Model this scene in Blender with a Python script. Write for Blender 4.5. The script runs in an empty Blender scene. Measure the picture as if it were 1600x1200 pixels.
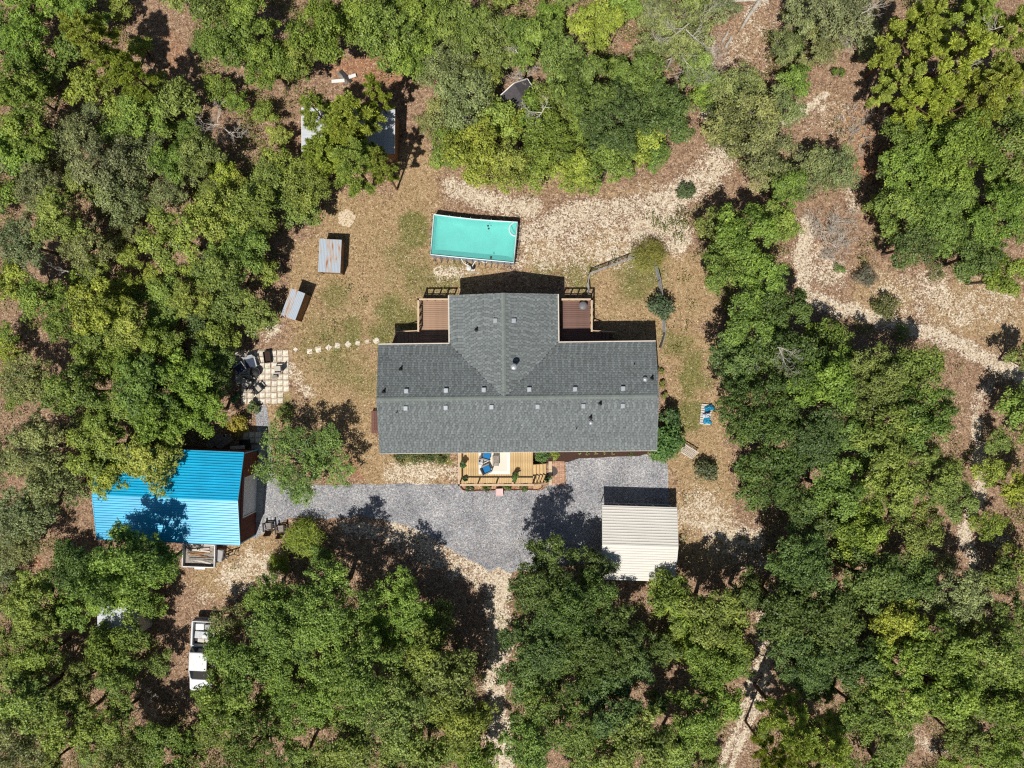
import bpy, math, random
import numpy as np
from mathutils import Vector, Matrix

# ------------------------------------------------------------------ camera, light, exposure
S = bpy.context.scene
COL = S.collection
H = 58.0            # flying height of the camera over the ground, metres
GS = 0.055          # metres on the ground per pixel of the 1600 x 1200 photograph
cam_d = bpy.data.cameras.new('camera')
cam_d.sensor_width = 36.0
cam_d.lens = 36.0 * H / (1600 * GS)
cam_d.clip_start = 1.0
cam_d.clip_end = 2000.0
cam = bpy.data.objects.new('camera', cam_d)
COL.objects.link(cam)
cam.location = (0, 0, H)
S.camera = cam

SUN_DIR = Vector((0.205, 0.55, -1.0)).normalized()      # the way the light travels
elev = math.asin(-SUN_DIR.z)
azim = math.atan2(-SUN_DIR.x, -SUN_DIR.y)              # clockwise from +Y, towards the sun
W = bpy.data.worlds.new('World')
S.world = W
W.use_nodes = True
wn = W.node_tree.nodes
wl = W.node_tree.links
for n in list(wn):
    wn.remove(n)
sky = wn.new('ShaderNodeTexSky')
sky.sky_type = 'NISHITA'
sky.sun_disc = False
sky.sun_elevation = elev
sky.sun_rotation = azim
bg = wn.new('ShaderNodeBackground')
bg.inputs['Strength'].default_value = 0.052
wo = wn.new('ShaderNodeOutputWorld')
wl.new(sky.outputs[0], bg.inputs['Color'])
wl.new(bg.outputs[0], wo.inputs['Surface'])
sun_d = bpy.data.lights.new('sun', 'SUN')
sun_d.energy = 4.9
sun_d.angle = math.radians(0.5)
sun_d.color = (1.0, 0.955, 0.88)
sun = bpy.data.objects.new('sun', sun_d)
COL.objects.link(sun)
sun.rotation_euler = SUN_DIR.to_track_quat('-Z', 'Y').to_euler()
sun.location = (-20, -40, 90)
S.view_settings.view_transform = 'Standard'
S.view_settings.look = 'None'
S.view_settings.exposure = 0.0
S.view_settings.gamma = 1.0
S.view_settings.use_curve_mapping = False
S.cycles.max_bounces = 6
S.cycles.diffuse_bounces = 3
S.cycles.glossy_bounces = 2
S.cycles.transmission_bounces = 4
S.cycles.transparent_max_bounces = 6
S.cycles.use_denoising = False
S.cycles.filter_width = 1.2

R = random.Random(7)
NR = np.random.default_rng(11)


def at(px, py, z=0.0):
    """A point at height z that stands where pixel (px, py) of the photograph shows it."""
    f = GS * (H - z) / H
    return Vector(((px - 800) * f, (600 - py) * f, z))


def px_of(v):
    f = GS * (H - v[2]) / H
    return 800 + v[0] / f, 600 - v[1] / f


def lin(r, g, b):
    def f(c):
        c /= 255.0
        return c / 12.92 if c <= 0.04045 else ((c + 0.055) / 1.055) ** 2.4
    return (f(r), f(g), f(b), 1.0)


# ------------------------------------------------------------------ materials
def nodes_of(name):
    m = bpy.data.materials.new(name)
    m.use_nodes = True
    nt = m.node_tree
    return m, nt, nt.nodes, nt.links, nt.nodes['Principled BSDF']


def mat(name, col, rough=0.7, metal=0.0, var=0.18, scale=6.0, spec=0.4, bump=0.0, col2=None, use_tone=False, stretch=None):
    """A procedural surface: base colour with grain; col2 gives a second colour for blotches; use_tone reads the pieces' own tone."""
    m, nt, N, L, P = nodes_of(name)
    P.inputs['Roughness'].default_value = rough
    P.inputs['Metallic'].default_value = metal
    P.inputs['Specular IOR Level'].default_value = spec
    tc = N.new('ShaderNodeTexCoord')
    src = tc.outputs['Object']
    if stretch:
        mp = N.new('ShaderNodeMapping')
        mp.inputs['Scale'].default_value = stretch
        L.new(src, mp.inputs['Vector'])
        src = mp.outputs[0]
    nz = N.new('ShaderNodeTexNoise')
    nz.inputs['Scale'].default_value = scale
    nz.inputs['Detail'].default_value = 6.0
    nz.inputs['Roughness'].default_value = 0.65
    L.new(src, nz.inputs['Vector'])
    mx = N.new('ShaderNodeMix')
    mx.data_type = 'RGBA'
    c2 = col2 if col2 else tuple(max(0.0, c * (1 - 2 * var)) for c in col[:3]) + (1,)
    c1 = col if col2 else tuple(min(0.95, c * (1 + var * 0.6)) for c in col[:3]) + (1,)
    rp = N.new('ShaderNodeValToRGB')
    rp.color_ramp.elements[0].position = 0.34
    rp.color_ramp.elements[1].position = 0.66
    L.new(nz.outputs['Fac'], rp.inputs['Fac'])
    L.new(rp.outputs['Color'], mx.inputs['Factor'])
    mx.inputs['A'].default_value = c1
    mx.inputs['B'].default_value = c2
    out = mx.outputs['Result']
    if use_tone:
        a = N.new('ShaderNodeAttribute')
        a.attribute_name = 'tone'
        h = N.new('ShaderNodeHueSaturation')
        mr = N.new('ShaderNodeMapRange')
        mr.inputs['To Min'].default_value = 0.55
        mr.inputs['To Max'].default_value = 1.45
        L.new(a.outputs['Fac'], mr.inputs['Value'])
        L.new(mr.outputs[0], h.inputs['Value'])
        L.new(out, h.inputs['Color'])
        out = h.outputs[0]
    else:
        oi = N.new('ShaderNodeObjectInfo')
        h = N.new('ShaderNodeHueSaturation')
        mr = N.new('ShaderNodeMapRange')
        mr.inputs['To Min'].default_value = 1 - var * 0.7
        mr.inputs['To Max'].default_value = 1 + var * 0.5
        L.new(oi.outputs['Random'], mr.inputs['Value'])
        L.new(mr.outputs[0], h.inputs['Value'])
        L.new(out, h.inputs['Color'])
        out = h.outputs[0]
    L.new(out, P.inputs['Base Color'])
    if bump > 0:
        b = N.new('ShaderNodeBump')
        b.inputs['Strength'].default_value = bump
        b.inputs['Distance'].default_value = 0.03
        L.new(nz.outputs['Fac'], b.inputs['Height'])
        L.new(b.outputs[0], P.inputs['Normal'])
    return m


M = {}
M['shingle'] = mat('shingle', lin(121, 128, 128), 0.88, var=0.06, scale=1.2, use_tone=True, bump=0.2, spec=0.12)
M['shingle'].node_tree.nodes['Principled BSDF'].inputs['Diffuse Roughness'].default_value = 1.0
M['ridge_cap'] = mat('ridge_cap', lin(120, 128, 123), 0.85, var=0.12, scale=3.0)
M['cream_trim'] = mat('cream_trim', lin(205, 196, 182), 0.6, var=0.08)
M['siding'] = mat('siding', lin(196, 192, 180), 0.7, var=0.06)
M['white_paint'] = mat('white_paint', lin(225, 225, 222), 0.5, var=0.06)
M['white_metal'] = mat('white_metal', lin(214, 216, 216), 0.45, var=0.12, scale=2.0)
M['black'] = mat('black', (0.012, 0.012, 0.013, 1), 0.6, var=0.2)
M['rubber'] = mat('rubber', (0.02, 0.02, 0.02, 1), 0.8, var=0.2)
M['charcoal'] = mat('charcoal', (0.045, 0.045, 0.048, 1), 0.7, var=0.25)
M['glass'] = mat('glass', (0.02, 0.028, 0.032, 1), 0.08, var=0.1, spec=0.7)
M['kettle'] = mat('kettle', lin(118, 116, 120), 0.5, var=0.1)
M['pvc'] = mat('pvc', lin(214, 214, 208), 0.5, var=0.08)
M['galv'] = mat('galv', lin(176, 181, 186), 0.4, metal=0.3, var=0.12, scale=3)
M['brown_board'] = mat('brown_board', lin(168, 137, 114), 0.75, var=0.16, scale=3.0, stretch=(0.6, 6, 6))
M['dark_board'] = mat('dark_board', lin(124, 94, 84), 0.75, var=0.16, scale=3.0, stretch=(0.6, 6, 6))
M['rail_tan'] = mat('rail_tan', lin(202, 178, 150), 0.7, var=0.1, scale=3)
M['pine_board'] = mat('pine_board', lin(206, 174, 124), 0.7, var=0.16, scale=2.5, stretch=(7, 0.7, 7))
M['post_wood'] = mat('post_wood', lin(170, 140, 104), 0.75, var=0.15, scale=4)
M['grey_wood'] = mat('grey_wood', lin(150, 143, 134), 0.85, var=0.25, scale=5)
M['old_wood'] = mat('old_wood', lin(160, 122, 84), 0.85, var=0.3, scale=5)
M['chair_wood'] = mat('chair_wood', lin(120, 82, 62), 0.75, var=0.2)
M['concrete'] = mat('concrete', lin(172, 172, 168), 0.9, var=0.14, scale=4, bump=0.2)
M['paver'] = mat('paver', lin(226, 216, 198), 0.9, var=0.22, scale=5, bump=0.2, spec=0.2)
M['brick'] = mat('brick', lin(198, 158, 132), 0.9, var=0.3, scale=5, bump=0.2)
M['beige_stone'] = mat('beige_stone', lin(206, 184, 154), 0.9, var=0.1, scale=5, bump=0.2)
M['edging'] = mat('edging', lin(112, 52, 44), 0.8, var=0.2)
M['mulch'] = mat('mulch', lin(88, 62, 50), 0.95, var=0.4, scale=22, bump=0.6, col2=lin(46, 32, 27))
M['cobble'] = mat('cobble', lin(214, 180, 140), 0.85, var=0.3, scale=8)
M['pink'] = mat('pink', lin(226, 190, 186), 0.8, var=0.1, scale=10, bump=0.3)
M['rug'] = mat('rug', lin(226, 222, 214), 0.95, var=0.05, scale=30)
M['rug_field'] = mat('rug_field', lin(214, 208, 194), 0.95, var=0.06, scale=40)
M['cushion'] = mat('cushion', lin(28, 118, 178), 0.9, var=0.1, scale=20)
M['wicker'] = mat('wicker', lin(150, 142, 134), 0.8, var=0.25, scale=40)
M['table_grey'] = mat('table_grey', lin(150, 140, 130), 0.8, var=0.15)
M['mat_dark'] = mat('mat_dark', lin(92, 84, 80), 0.95, var=0.2, scale=30)
M['terra'] = mat('terra', lin(150, 92, 66), 0.85, var=0.15)
M['grey_pot'] = mat('grey_pot', lin(170, 168, 168), 0.8, var=0.1)
M['barn_red'] = mat('barn_red', lin(112, 58, 46), 0.8, var=0.15, scale=3, stretch=(1, 1, 0.2))
M['door_white'] = mat('door_white', lin(222, 226, 232), 0.6, var=0.05)
M['pool_wall'] = mat('pool_wall', lin(150, 156, 172), 0.5, var=0.12, scale=4)
M['pool_frame'] = mat('pool_frame', lin(196, 222, 220), 0.4, var=0.06)
M['pool_liner'] = mat('pool_liner', lin(158, 228, 220), 0.6, var=0.09, scale=0.9)
M['pool_leg'] = mat('pool_leg', lin(120, 124, 134), 0.4, metal=0.4, var=0.1)
M['hose'] = mat('hose', lin(222, 222, 218), 0.5, var=0.06)
M['tarp'] = mat('tarp', lin(40, 150, 190), 0.5, var=0.25, scale=6, bump=0.8)
M['tarp_white'] = mat('tarp_white', lin(205, 212, 222), 0.5, var=0.15, scale=6, bump=0.8)
M['tarp_navy'] = mat('tarp_navy', lin(38, 50, 80), 0.6, var=0.25, scale=6, bump=0.8)
M['lattice'] = mat('lattice', lin(205, 196, 184), 0.8, var=0.1)
M['bark'] = mat('bark', lin(98, 84, 72), 0.95, var=0.35, scale=7, bump=0.5)
M['twig'] = mat('twig', lin(126, 117, 106), 0.9, var=0.3, scale=5)
M['pine_bark'] = mat('pine_bark', lin(120, 88, 70), 0.95, var=0.35, scale=7, bump=0.5)
M['deadwood'] = mat('deadwood', lin(192, 184, 172), 0.9, var=0.2, scale=5)
M['hut_roof'] = mat('hut_roof', lin(78, 74, 77), 0.85, var=0.15, scale=6)
M['dark_floor'] = mat('dark_floor', lin(70, 66, 62), 0.9, var=0.2)
M['yellow'] = mat('yellow', lin(206, 186, 110), 0.8, var=0.2)
M['rust_white'] = mat('rust_white', lin(196, 200, 204), 0.5, var=0.2)
M['seat_navy'] = mat('seat_navy', lin(52, 64, 86), 0.7, var=0.2, scale=10)
M['beige_fabric'] = mat('beige_fabric', lin(190, 182, 172), 0.85, var=0.1)
M['truck_paint'] = mat('truck_paint', lin(206, 208, 210), 0.35, var=0.08, spec=0.5)


def metal_roof_mat(name, col, rough, spec, streak):
    m, nt, N, L, P = nodes_of(name)
    P.inputs['Roughness'].default_value = rough
    P.inputs['Specular IOR Level'].default_value = spec
    tc = N.new('ShaderNodeTexCoord')
    mp = N.new('ShaderNodeMapping')
    mp.inputs['Scale'].default_value = (0.25, 3.5, 1)
    L.new(tc.outputs['Object'], mp.inputs['Vector'])
    nz = N.new('ShaderNodeTexNoise')
    nz.inputs['Scale'].default_value = 2.0
    nz.inputs['Detail'].default_value = 5
    L.new(mp.outputs[0], nz.inputs['Vector'])
    n2 = N.new('ShaderNodeTexNoise')
    n2.inputs['Scale'].default_value = 0.5
    n2.inputs['Detail'].default_value = 3
    L.new(tc.outputs['Object'], n2.inputs['Vector'])
    ad = N.new('ShaderNodeMath')
    ad.operation = 'ADD'
    L.new(nz.outputs['Fac'], ad.inputs[0])
    L.new(n2.outputs['Fac'], ad.inputs[1])
    h = N.new('ShaderNodeHueSaturation')
    h.inputs['Color'].default_value = col
    mr = N.new('ShaderNodeMapRange')
    mr.inputs['From Min'].default_value = 0.7
    mr.inputs['From Max'].default_value = 1.3
    mr.inputs['To Min'].default_value = 1 - streak
    mr.inputs['To Max'].default_value = 1 + streak * 0.6
    L.new(ad.outputs[0], mr.inputs['Value'])
    L.new(mr.outputs[0], h.inputs['Value'])
    L.new(h.outputs[0], P.inputs['Base Color'])
    return m


M['blue_roof'] = metal_roof_mat('blue_roof', lin(4, 170, 214), 0.35, 1.0, 0.2)
M['cream_roof'] = metal_roof_mat('cream_roof', lin(210, 206, 197), 0.5, 0.4, 0.06)
M['white_roof'] = metal_roof_mat('white_roof', lin(186, 190, 196), 0.4, 0.4, 0.2)


def rusty_mat():
    """Galvanised sheet: blue-grey zinc with rust running down the laps."""
    m, nt, N, L, P = nodes_of('rusty_sheet')
    P.inputs['Roughness'].default_value = 0.55
    tc = N.new('ShaderNodeTexCoord')
    mp = N.new('ShaderNodeMapping')
    mp.inputs['Scale'].default_value = (2.6, 0.45, 1)
    L.new(tc.outputs['Object'], mp.inputs['Vector'])
    nz = N.new('ShaderNodeTexNoise')
    nz.inputs['Scale'].default_value = 1.9
    nz.inputs['Detail'].default_value = 7
    L.new(mp.outputs[0], nz.inputs['Vector'])
    a = N.new('ShaderNodeAttribute')
    a.attribute_name = 'tone'
    ad = N.new('ShaderNodeMath')
    ad.operation = 'ADD'
    L.new(nz.outputs['Fac'], ad.inputs[0])
    L.new(a.outputs['Fac'], ad.inputs[1])
    rp = N.new('ShaderNodeValToRGB')
    rp.color_ramp.elements[0].position = 0.62
    rp.color_ramp.elements[0].color = lin(166, 176, 186)
    rp.color_ramp.elements[1].position = 0.86
    rp.color_ramp.elements[1].color = lin(140, 84, 56)
    e = rp.color_ramp.elements.new(0.74)
    e.color = lin(178, 158, 142)
    L.new(ad.outputs[0], rp.inputs['Fac'])
    L.new(rp.outputs[0], P.inputs['Base Color'])
    return m


M['rusty'] = rusty_mat()


def leaf_mat(name, rough=0.5, trans=0.3, spec=0.4):
    """Foliage: the tree's own colour (object colour), varied leaf by leaf and clump by clump with the stored tone."""
    m, nt, N, L, P = nodes_of(name)
    a = N.new('ShaderNodeAttribute')
    a.attribute_name = 'tone'
    oi = N.new('ShaderNodeObjectInfo')
    h = N.new('ShaderNodeHueSaturation')
    mv = N.new('ShaderNodeMapRange')
    mv.inputs['To Min'].default_value = 0.35
    mv.inputs['To Max'].default_value = 1.75
    mh = N.new('ShaderNodeMapRange')
    mh.inputs['To Min'].default_value = 0.514
    mh.inputs['To Max'].default_value = 0.484
    L.new(a.outputs['Fac'], mv.inputs['Value'])
    L.new(a.outputs['Fac'], mh.inputs['Value'])
    L.new(mv.outputs[0], h.inputs['Value'])
    L.new(mh.outputs[0], h.inputs['Hue'])
    L.new(oi.outputs['Color'], h.inputs['Color'])
    P.inputs['Roughness'].default_value = rough
    P.inputs['Specular IOR Level'].default_value = spec
    L.new(h.outputs[0], P.inputs['Base Color'])
    t = N.new('ShaderNodeBsdfTranslucent')
    L.new(h.outputs[0], t.inputs['Color'])
    mx = N.new('ShaderNodeMixShader')
    mx.inputs[0].default_value = trans
    L.new(P.outputs[0], mx.inputs[1])
    L.new(t.outputs[0], mx.inputs[2])
    L.new(mx.outputs[0], N['Material Output'].inputs['Surface'])
    return m


M['leaf'] = leaf_mat('leaf')
M['needle'] = leaf_mat('needle', 0.55, 0.3, 0.25)


def litter_mat(name):
    """Loose bits on the ground, each with its own colour stored on it."""
    m, nt, N, L, P = nodes_of(name)
    a = N.new('ShaderNodeAttribute')
    a.attribute_name = 'bits'
    P.inputs['Roughness'].default_value = 0.75
    P.inputs['Specular IOR Level'].default_value = 0.25
    L.new(a.outputs['Color'], P.inputs['Base Color'])
    return m


M['bits'] = litter_mat('bits')


def water_mat():
    m, nt, N, L, P = nodes_of('pool_water')
    N.remove(P)
    tr = N.new('ShaderNodeBsdfTransparent')
    tr.inputs['Color'].default_value = (0.70, 0.955, 0.93, 1)
    df = N.new('ShaderNodeBsdfDiffuse')
    df.inputs['Color'].default_value = (0.22, 0.74, 0.69, 1)
    tm = N.new('ShaderNodeMixShader')
    tm.inputs[0].default_value = 0.42
    L.new(tr.outputs[0], tm.inputs[1])
    L.new(df.outputs[0], tm.inputs[2])
    gl = N.new('ShaderNodeBsdfGlossy')
    gl.inputs['Roughness'].default_value = 0.05
    fr = N.new('ShaderNodeFresnel')
    fr.inputs['IOR'].default_value = 1.33
    nz = N.new('ShaderNodeTexNoise')
    nz.inputs['Scale'].default_value = 3.0
    nz.inputs['Detail'].default_value = 3
    b = N.new('ShaderNodeBump')
    b.inputs['Strength'].default_value = 0.12
    b.inputs['Distance'].default_value = 0.05
    L.new(nz.outputs['Fac'], b.inputs['Height'])
    L.new(b.outputs[0], gl.inputs['Normal'])
    L.new(b.outputs[0], fr.inputs['Normal'])
    mx = N.new('ShaderNodeMixShader')
    L.new(fr.outputs[0], mx.inputs[0])
    L.new(tm.outputs[0], mx.inputs[1])
    L.new(gl.outputs[0], mx.inputs[2])
    L.new(mx.outputs[0], N['Material Output'].inputs['Surface'])
    return m


M['water'] = water_mat()


# ------------------------------------------------------------------ mesh helpers
class MB:
    """Collects boxes, tubes and faces; build() links them as one mesh object."""

    def __init__(s):
        s.v, s.f, s.t = [], [], []

    def add(s, vs, fs, tone=0.5):
        o = len(s.v)
        s.v += [tuple(p) for p in vs]
        s.f += [tuple(i + o for i in q) for q in fs]
        s.t += [tone] * len(fs)
        return s

    def box(s, cx, cy, cz, sx, sy, sz, rz=0.0, tone=0.5, rx=0.0, ry=0.0):
        m = Matrix.Translation((cx, cy, cz)) @ Matrix.Rotation(rz, 4, 'Z') @ Matrix.Rotation(ry, 4, 'Y') @ Matrix.Rotation(rx, 4, 'X')
        vs = [m @ Vector((x * sx / 2, y * sy / 2, z * sz / 2)) for z in (-1, 1) for y in (-1, 1) for x in (-1, 1)]
        return s.add(vs, [(0, 2, 3, 1), (4, 5, 7, 6), (0, 1, 5, 4), (2, 6, 7, 3), (0, 4, 6, 2), (1, 3, 7, 5)], tone)

    def bbox(s, cx, cy, cz, sx, sy, sz, b=0.02, rz=0.0):
        """A box with its upper edges and its upright edges chamfered."""
        m = Matrix.Translation((cx, cy, cz)) @ Matrix.Rotation(rz, 4, 'Z')
        hx, hy, hz = sx / 2, sy / 2, sz / 2

        def ring(x, y, c, z):
            return [m @ Vector(p) for p in ((-x + c, -y, z), (x - c, -y, z), (x, -y + c, z), (x, y - c, z), (x - c, y, z), (-x + c, y, z), (-x, y - c, z), (-x, -y + c, z))]
        vs = ring(hx, hy, b, -hz) + ring(hx, hy, b, hz - b) + ring(hx - b, hy - b, b, hz)
        fs = [tuple(range(7, -1, -1)), tuple(range(16, 24))]
        for r in (0, 8):
            for i in range(8):
                j = (i + 1) % 8
                fs.append((r + i, r + j, r + 8 + j, r + 8 + i))
        return s.add(vs, fs)

    def tube(s, pts, rad, n=6, cap=True, tone=0.5):
        pts = [Vector(p) for p in pts]
        if not hasattr(rad, '__len__'):
            rad = [rad] * len(pts)
        vs, fs = [], []
        for i, p in enumerate(pts):
            d = (pts[min(i + 1, len(pts) - 1)] - pts[max(i - 1, 0)])
            d = d.normalized() if d.length > 1e-9 else Vector((0, 0, 1))
            a = d.cross(Vector((0, 0, 1)) if abs(d.z) < 0.9 else Vector((1, 0, 0))).normalized()
            b = d.cross(a)
            for k in range(n):
                t = 2 * math.pi * k / n
                vs.append(p + (a * math.cos(t) + b * math.sin(t)) * rad[i])
        for i in range(len(pts) - 1):
            for k in range(n):
                j = (k + 1) % n
                fs.append((i * n + k, i * n + j, (i + 1) * n + j, (i + 1) * n + k))
        if cap:
            fs.append(tuple(range(n - 1, -1, -1)))
            fs.append(tuple((len(pts) - 1) * n + k for k in range(n)))
        return s.add(vs, fs, tone)

    def lathe(s, cx, cy, prof, n=16, z0=0.0):
        """prof: (radius, z) from the bottom up."""
        vs, fs = [], []
        for r, z in prof:
            for k in range(n):
                t = 2 * math.pi * k / n
                vs.append((cx + r * math.cos(t), cy + r * math.sin(t), z0 + z))
        for i in range(len(prof) - 1):
            for k in range(n):
                j = (k + 1) % n
                fs.append((i * n + k, i * n + j, (i + 1) * n + j, (i + 1) * n + k))
        fs.append(tuple(range(n - 1, -1, -1)))
        fs.append(tuple((len(prof) - 1) * n + k for k in range(n)))
        return s.add(vs, fs)

    def prism(s, poly, z0, z1):
        n = len(poly)
        vs = [(x, y, z0) for x, y in poly] + [(x, y, z1) for x, y in poly]
        fs = [tuple(range(n - 1, -1, -1)), tuple(range(n, 2 * n))]
        for i in range(n):
            j = (i + 1) % n
            fs.append((i, j, n + j, n + i))
        return s.add(vs, fs)

    def mesh(s, name, m):
        me = bpy.data.meshes.new(name)
        me.from_pydata(s.v, [], s.f)
        me.materials.append(m)
        a = me.attributes.new('tone', 'FLOAT', 'FACE')
        a.data.foreach_set('value', np.array(s.t, dtype=np.float32))
        me.update()
        return me

    def build(s, name, m, parent=None, loc=None, rz=0.0):
        return link(name, s.mesh(name, m), parent, loc, rz)


def link(name, me, parent=None, loc=None, rz=0.0):
    o = bpy.data.objects.new(name, me)
    COL.objects.link(o)
    if parent is not None:
        o.parent = parent
    if loc is not None:
        o.location = loc
    if rz:
        o.rotation_euler = (0, 0, rz)
    return o


def smooth(o):
    o.data.polygons.foreach_set('use_smooth', [True] * len(o.data.polygons))
    return o


def tag(o, label, cat, group=None, kind=None):
    o['label'] = label
    o['category'] = cat
    if group:
        o['group'] = group
    if kind:
        o['kind'] = kind
    return o


def thing(name, label, cat, loc=(0, 0, 0), rz=0.0, group=None):
    o = bpy.data.objects.new(name, None)
    o.empty_display_size = 0.3
    COL.objects.link(o)
    o.location = loc
    o.rotation_euler = (0, 0, rz)
    return tag(o, label, cat, group)


def struct(o, label=None):
    o['kind'] = 'structure'
    if label:
        o['label'] = label
    return o


def copy_tree(o, parent=None):
    c = o.copy()
    COL.objects.link(c)
    c.parent = parent
    for ch in list(o.children):
        copy_tree(ch, c)
    return c


def fast_mesh(name, v, quads, m, tone=None, bits=None):
    """A mesh of quads from arrays; tone is one value per face, bits one colour per face."""
    me = bpy.data.meshes.new(name)
    nv, nf = len(v), len(quads)
    me.vertices.add(nv)
    me.vertices.foreach_set('co', np.ascontiguousarray(v, dtype=np.float32).ravel())
    me.loops.add(nf * 4)
    me.loops.foreach_set('vertex_index', np.ascontiguousarray(quads, dtype=np.int32).ravel())
    me.polygons.add(nf)
    me.polygons.foreach_set('loop_start', np.arange(0, nf * 4, 4, dtype=np.int32))
    me.materials.append(m)
    if tone is not None:
        a = me.attributes.new('tone', 'FLOAT', 'FACE')
        a.data.foreach_set('value', np.ascontiguousarray(tone, dtype=np.float32))
    if bits is not None:
        a = me.attributes.new('bits', 'FLOAT_COLOR', 'FACE')
        a.data.foreach_set('color', np.ascontiguousarray(bits, dtype=np.float32).ravel())
    me.update(calc_edges=True)
    return me


def leaf_quads(c, nrm, ln, wd, rng):
    """Diamond leaves: centres c (N,3), normals, lengths, widths -> vertices and quads."""
    n = nrm / np.linalg.norm(nrm, axis=1, keepdims=True)
    r = rng.normal(size=c.shape)
    u = np.cross(n, r)
    u /= np.linalg.norm(u, axis=1, keepdims=True) + 1e-9
    w = np.cross(n, u)
    L2, W2 = (ln / 2)[:, None], (wd / 2)[:, None]
    fold = n * (W2 * 0.35)
    v = np.stack([c - u * L2, c + w * W2 + fold, c + u * L2, c - w * W2 + fold], 1).reshape(-1, 3)
    q = np.arange(len(c) * 4).reshape(-1, 4)
    return v, q


def vnoise(x, y, seed):
    rng = np.random.default_rng(seed)
    T = rng.random((256, 256))
    xi, yi = np.floor(x).astype(int), np.floor(y).astype(int)
    fx, fy = x - xi, y - yi
    fx = fx * fx * (3 - 2 * fx)
    fy = fy * fy * (3 - 2 * fy)
    a = T[xi % 256, yi % 256]
    b = T[(xi + 1) % 256, yi % 256]
    c = T[xi % 256, (yi + 1) % 256]
    d = T[(xi + 1) % 256, (yi + 1) % 256]
    return (a * (1 - fx) + b * fx) * (1 - fy) + (c * (1 - fx) + d * fx) * fy


def fbm(x, y, seed, octv=4):
    s, a, t = 0, 1, 0
    for k in range(octv):
        s = s + a * vnoise(x * 2 ** k + 37.3 * k, y * 2 ** k + 11.7 * k, seed + k)
        t += a
        a *= 0.55
    return s / t


# ------------------------------------------------------------------ the ground and what lies in it
def brush(X, Y, strokes):
    """Mask of soft strokes given in photograph pixels on the ground: (points, half width, strength)."""
    out = np.zeros_like(X)
    for pts, wd, st in strokes:
        d = np.full_like(X, 1e9)
        if len(pts) == 1:
            pts = [pts[0], (pts[0][0] + 0.1, pts[0][1])]
        for (x0, y0), (x1, y1) in zip(pts[:-1], pts[1:]):
            dx, dy = x1 - x0, y1 - y0
            t = np.clip(((X - x0) * dx + (Y - y0) * dy) / (dx * dx + dy * dy + 1e-9), 0, 1)
            d = np.minimum(d, np.hypot(X - x0 - t * dx, Y - y0 - t * dy))
        out = np.maximum(out, st * np.clip(1.45 - 1.15 * d / wd, 0, 1))
    return np.clip(out, 0, 1)


LAWN = [([(560, 370), (560, 480)], 85, 1), ([(520, 560), (545, 620)], 80, 1), ([(640, 265), (640, 420)], 45, 1), ([(740, 420), (640, 480)], 60, .9),
        ([(950, 420), (1000, 480), (1060, 460)], 70, 1), ([(990, 500), (1075, 560), (1085, 660)], 55, 1), ([(570, 700), (600, 740)], 34, 1), ([(655, 735)], 60, .9),
        ([(1090, 720), (1110, 850)], 60, 1), ([(340, 900), (400, 860)], 50, .9), ([(850, 410)], 60, .8), ([(700, 290), (1000, 290)], 25, .5),
        ([(480, 400), (470, 500)], 40, .8), ([(1290, 150), (1330, 200)], 45, .45), ([(1150, 90), (1200, 40)], 40, .45), ([(1500, 480), (1600, 500)], 80, .7), ([(1380, 470)], 70, .7),
        ([(440, 690), (440, 640)], 35, .9), ([(1560, 700)], 40, .5), ([(600, 110), (560, 100)], 40, .3), ([(270, 60)], 40, .3)]
GREEN = [([(650, 365)], 26, 1.1), ([(605, 475), (645, 500)], 24, .8), ([(600, 520)], 28, .75), ([(548, 520)], 20, .6), ([(1080, 575), (1070, 600)], 22, .8), ([(1075, 650)], 26, .9),
         ([(905, 425)], 30, .5), ([(700, 430), (650, 440)], 40, .4), ([(860, 425)], 30, .4), ([(520, 470)], 40, .35), ([(990, 445)], 40, .5), ([(1010, 420)], 34, .7), ([(700, 715), (625, 718)], 9, .8), ([(560, 590), (500, 520)], 40, .35), ([(620, 400), (640, 440)], 40, .3),
        ([(1100, 590)], 22, .6), ([(1350, 520)], 12, .7), ([(1380, 480)], 16, .7), ([(1060, 540)], 28, .5), ([(450, 640)], 18, .4)]
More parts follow.
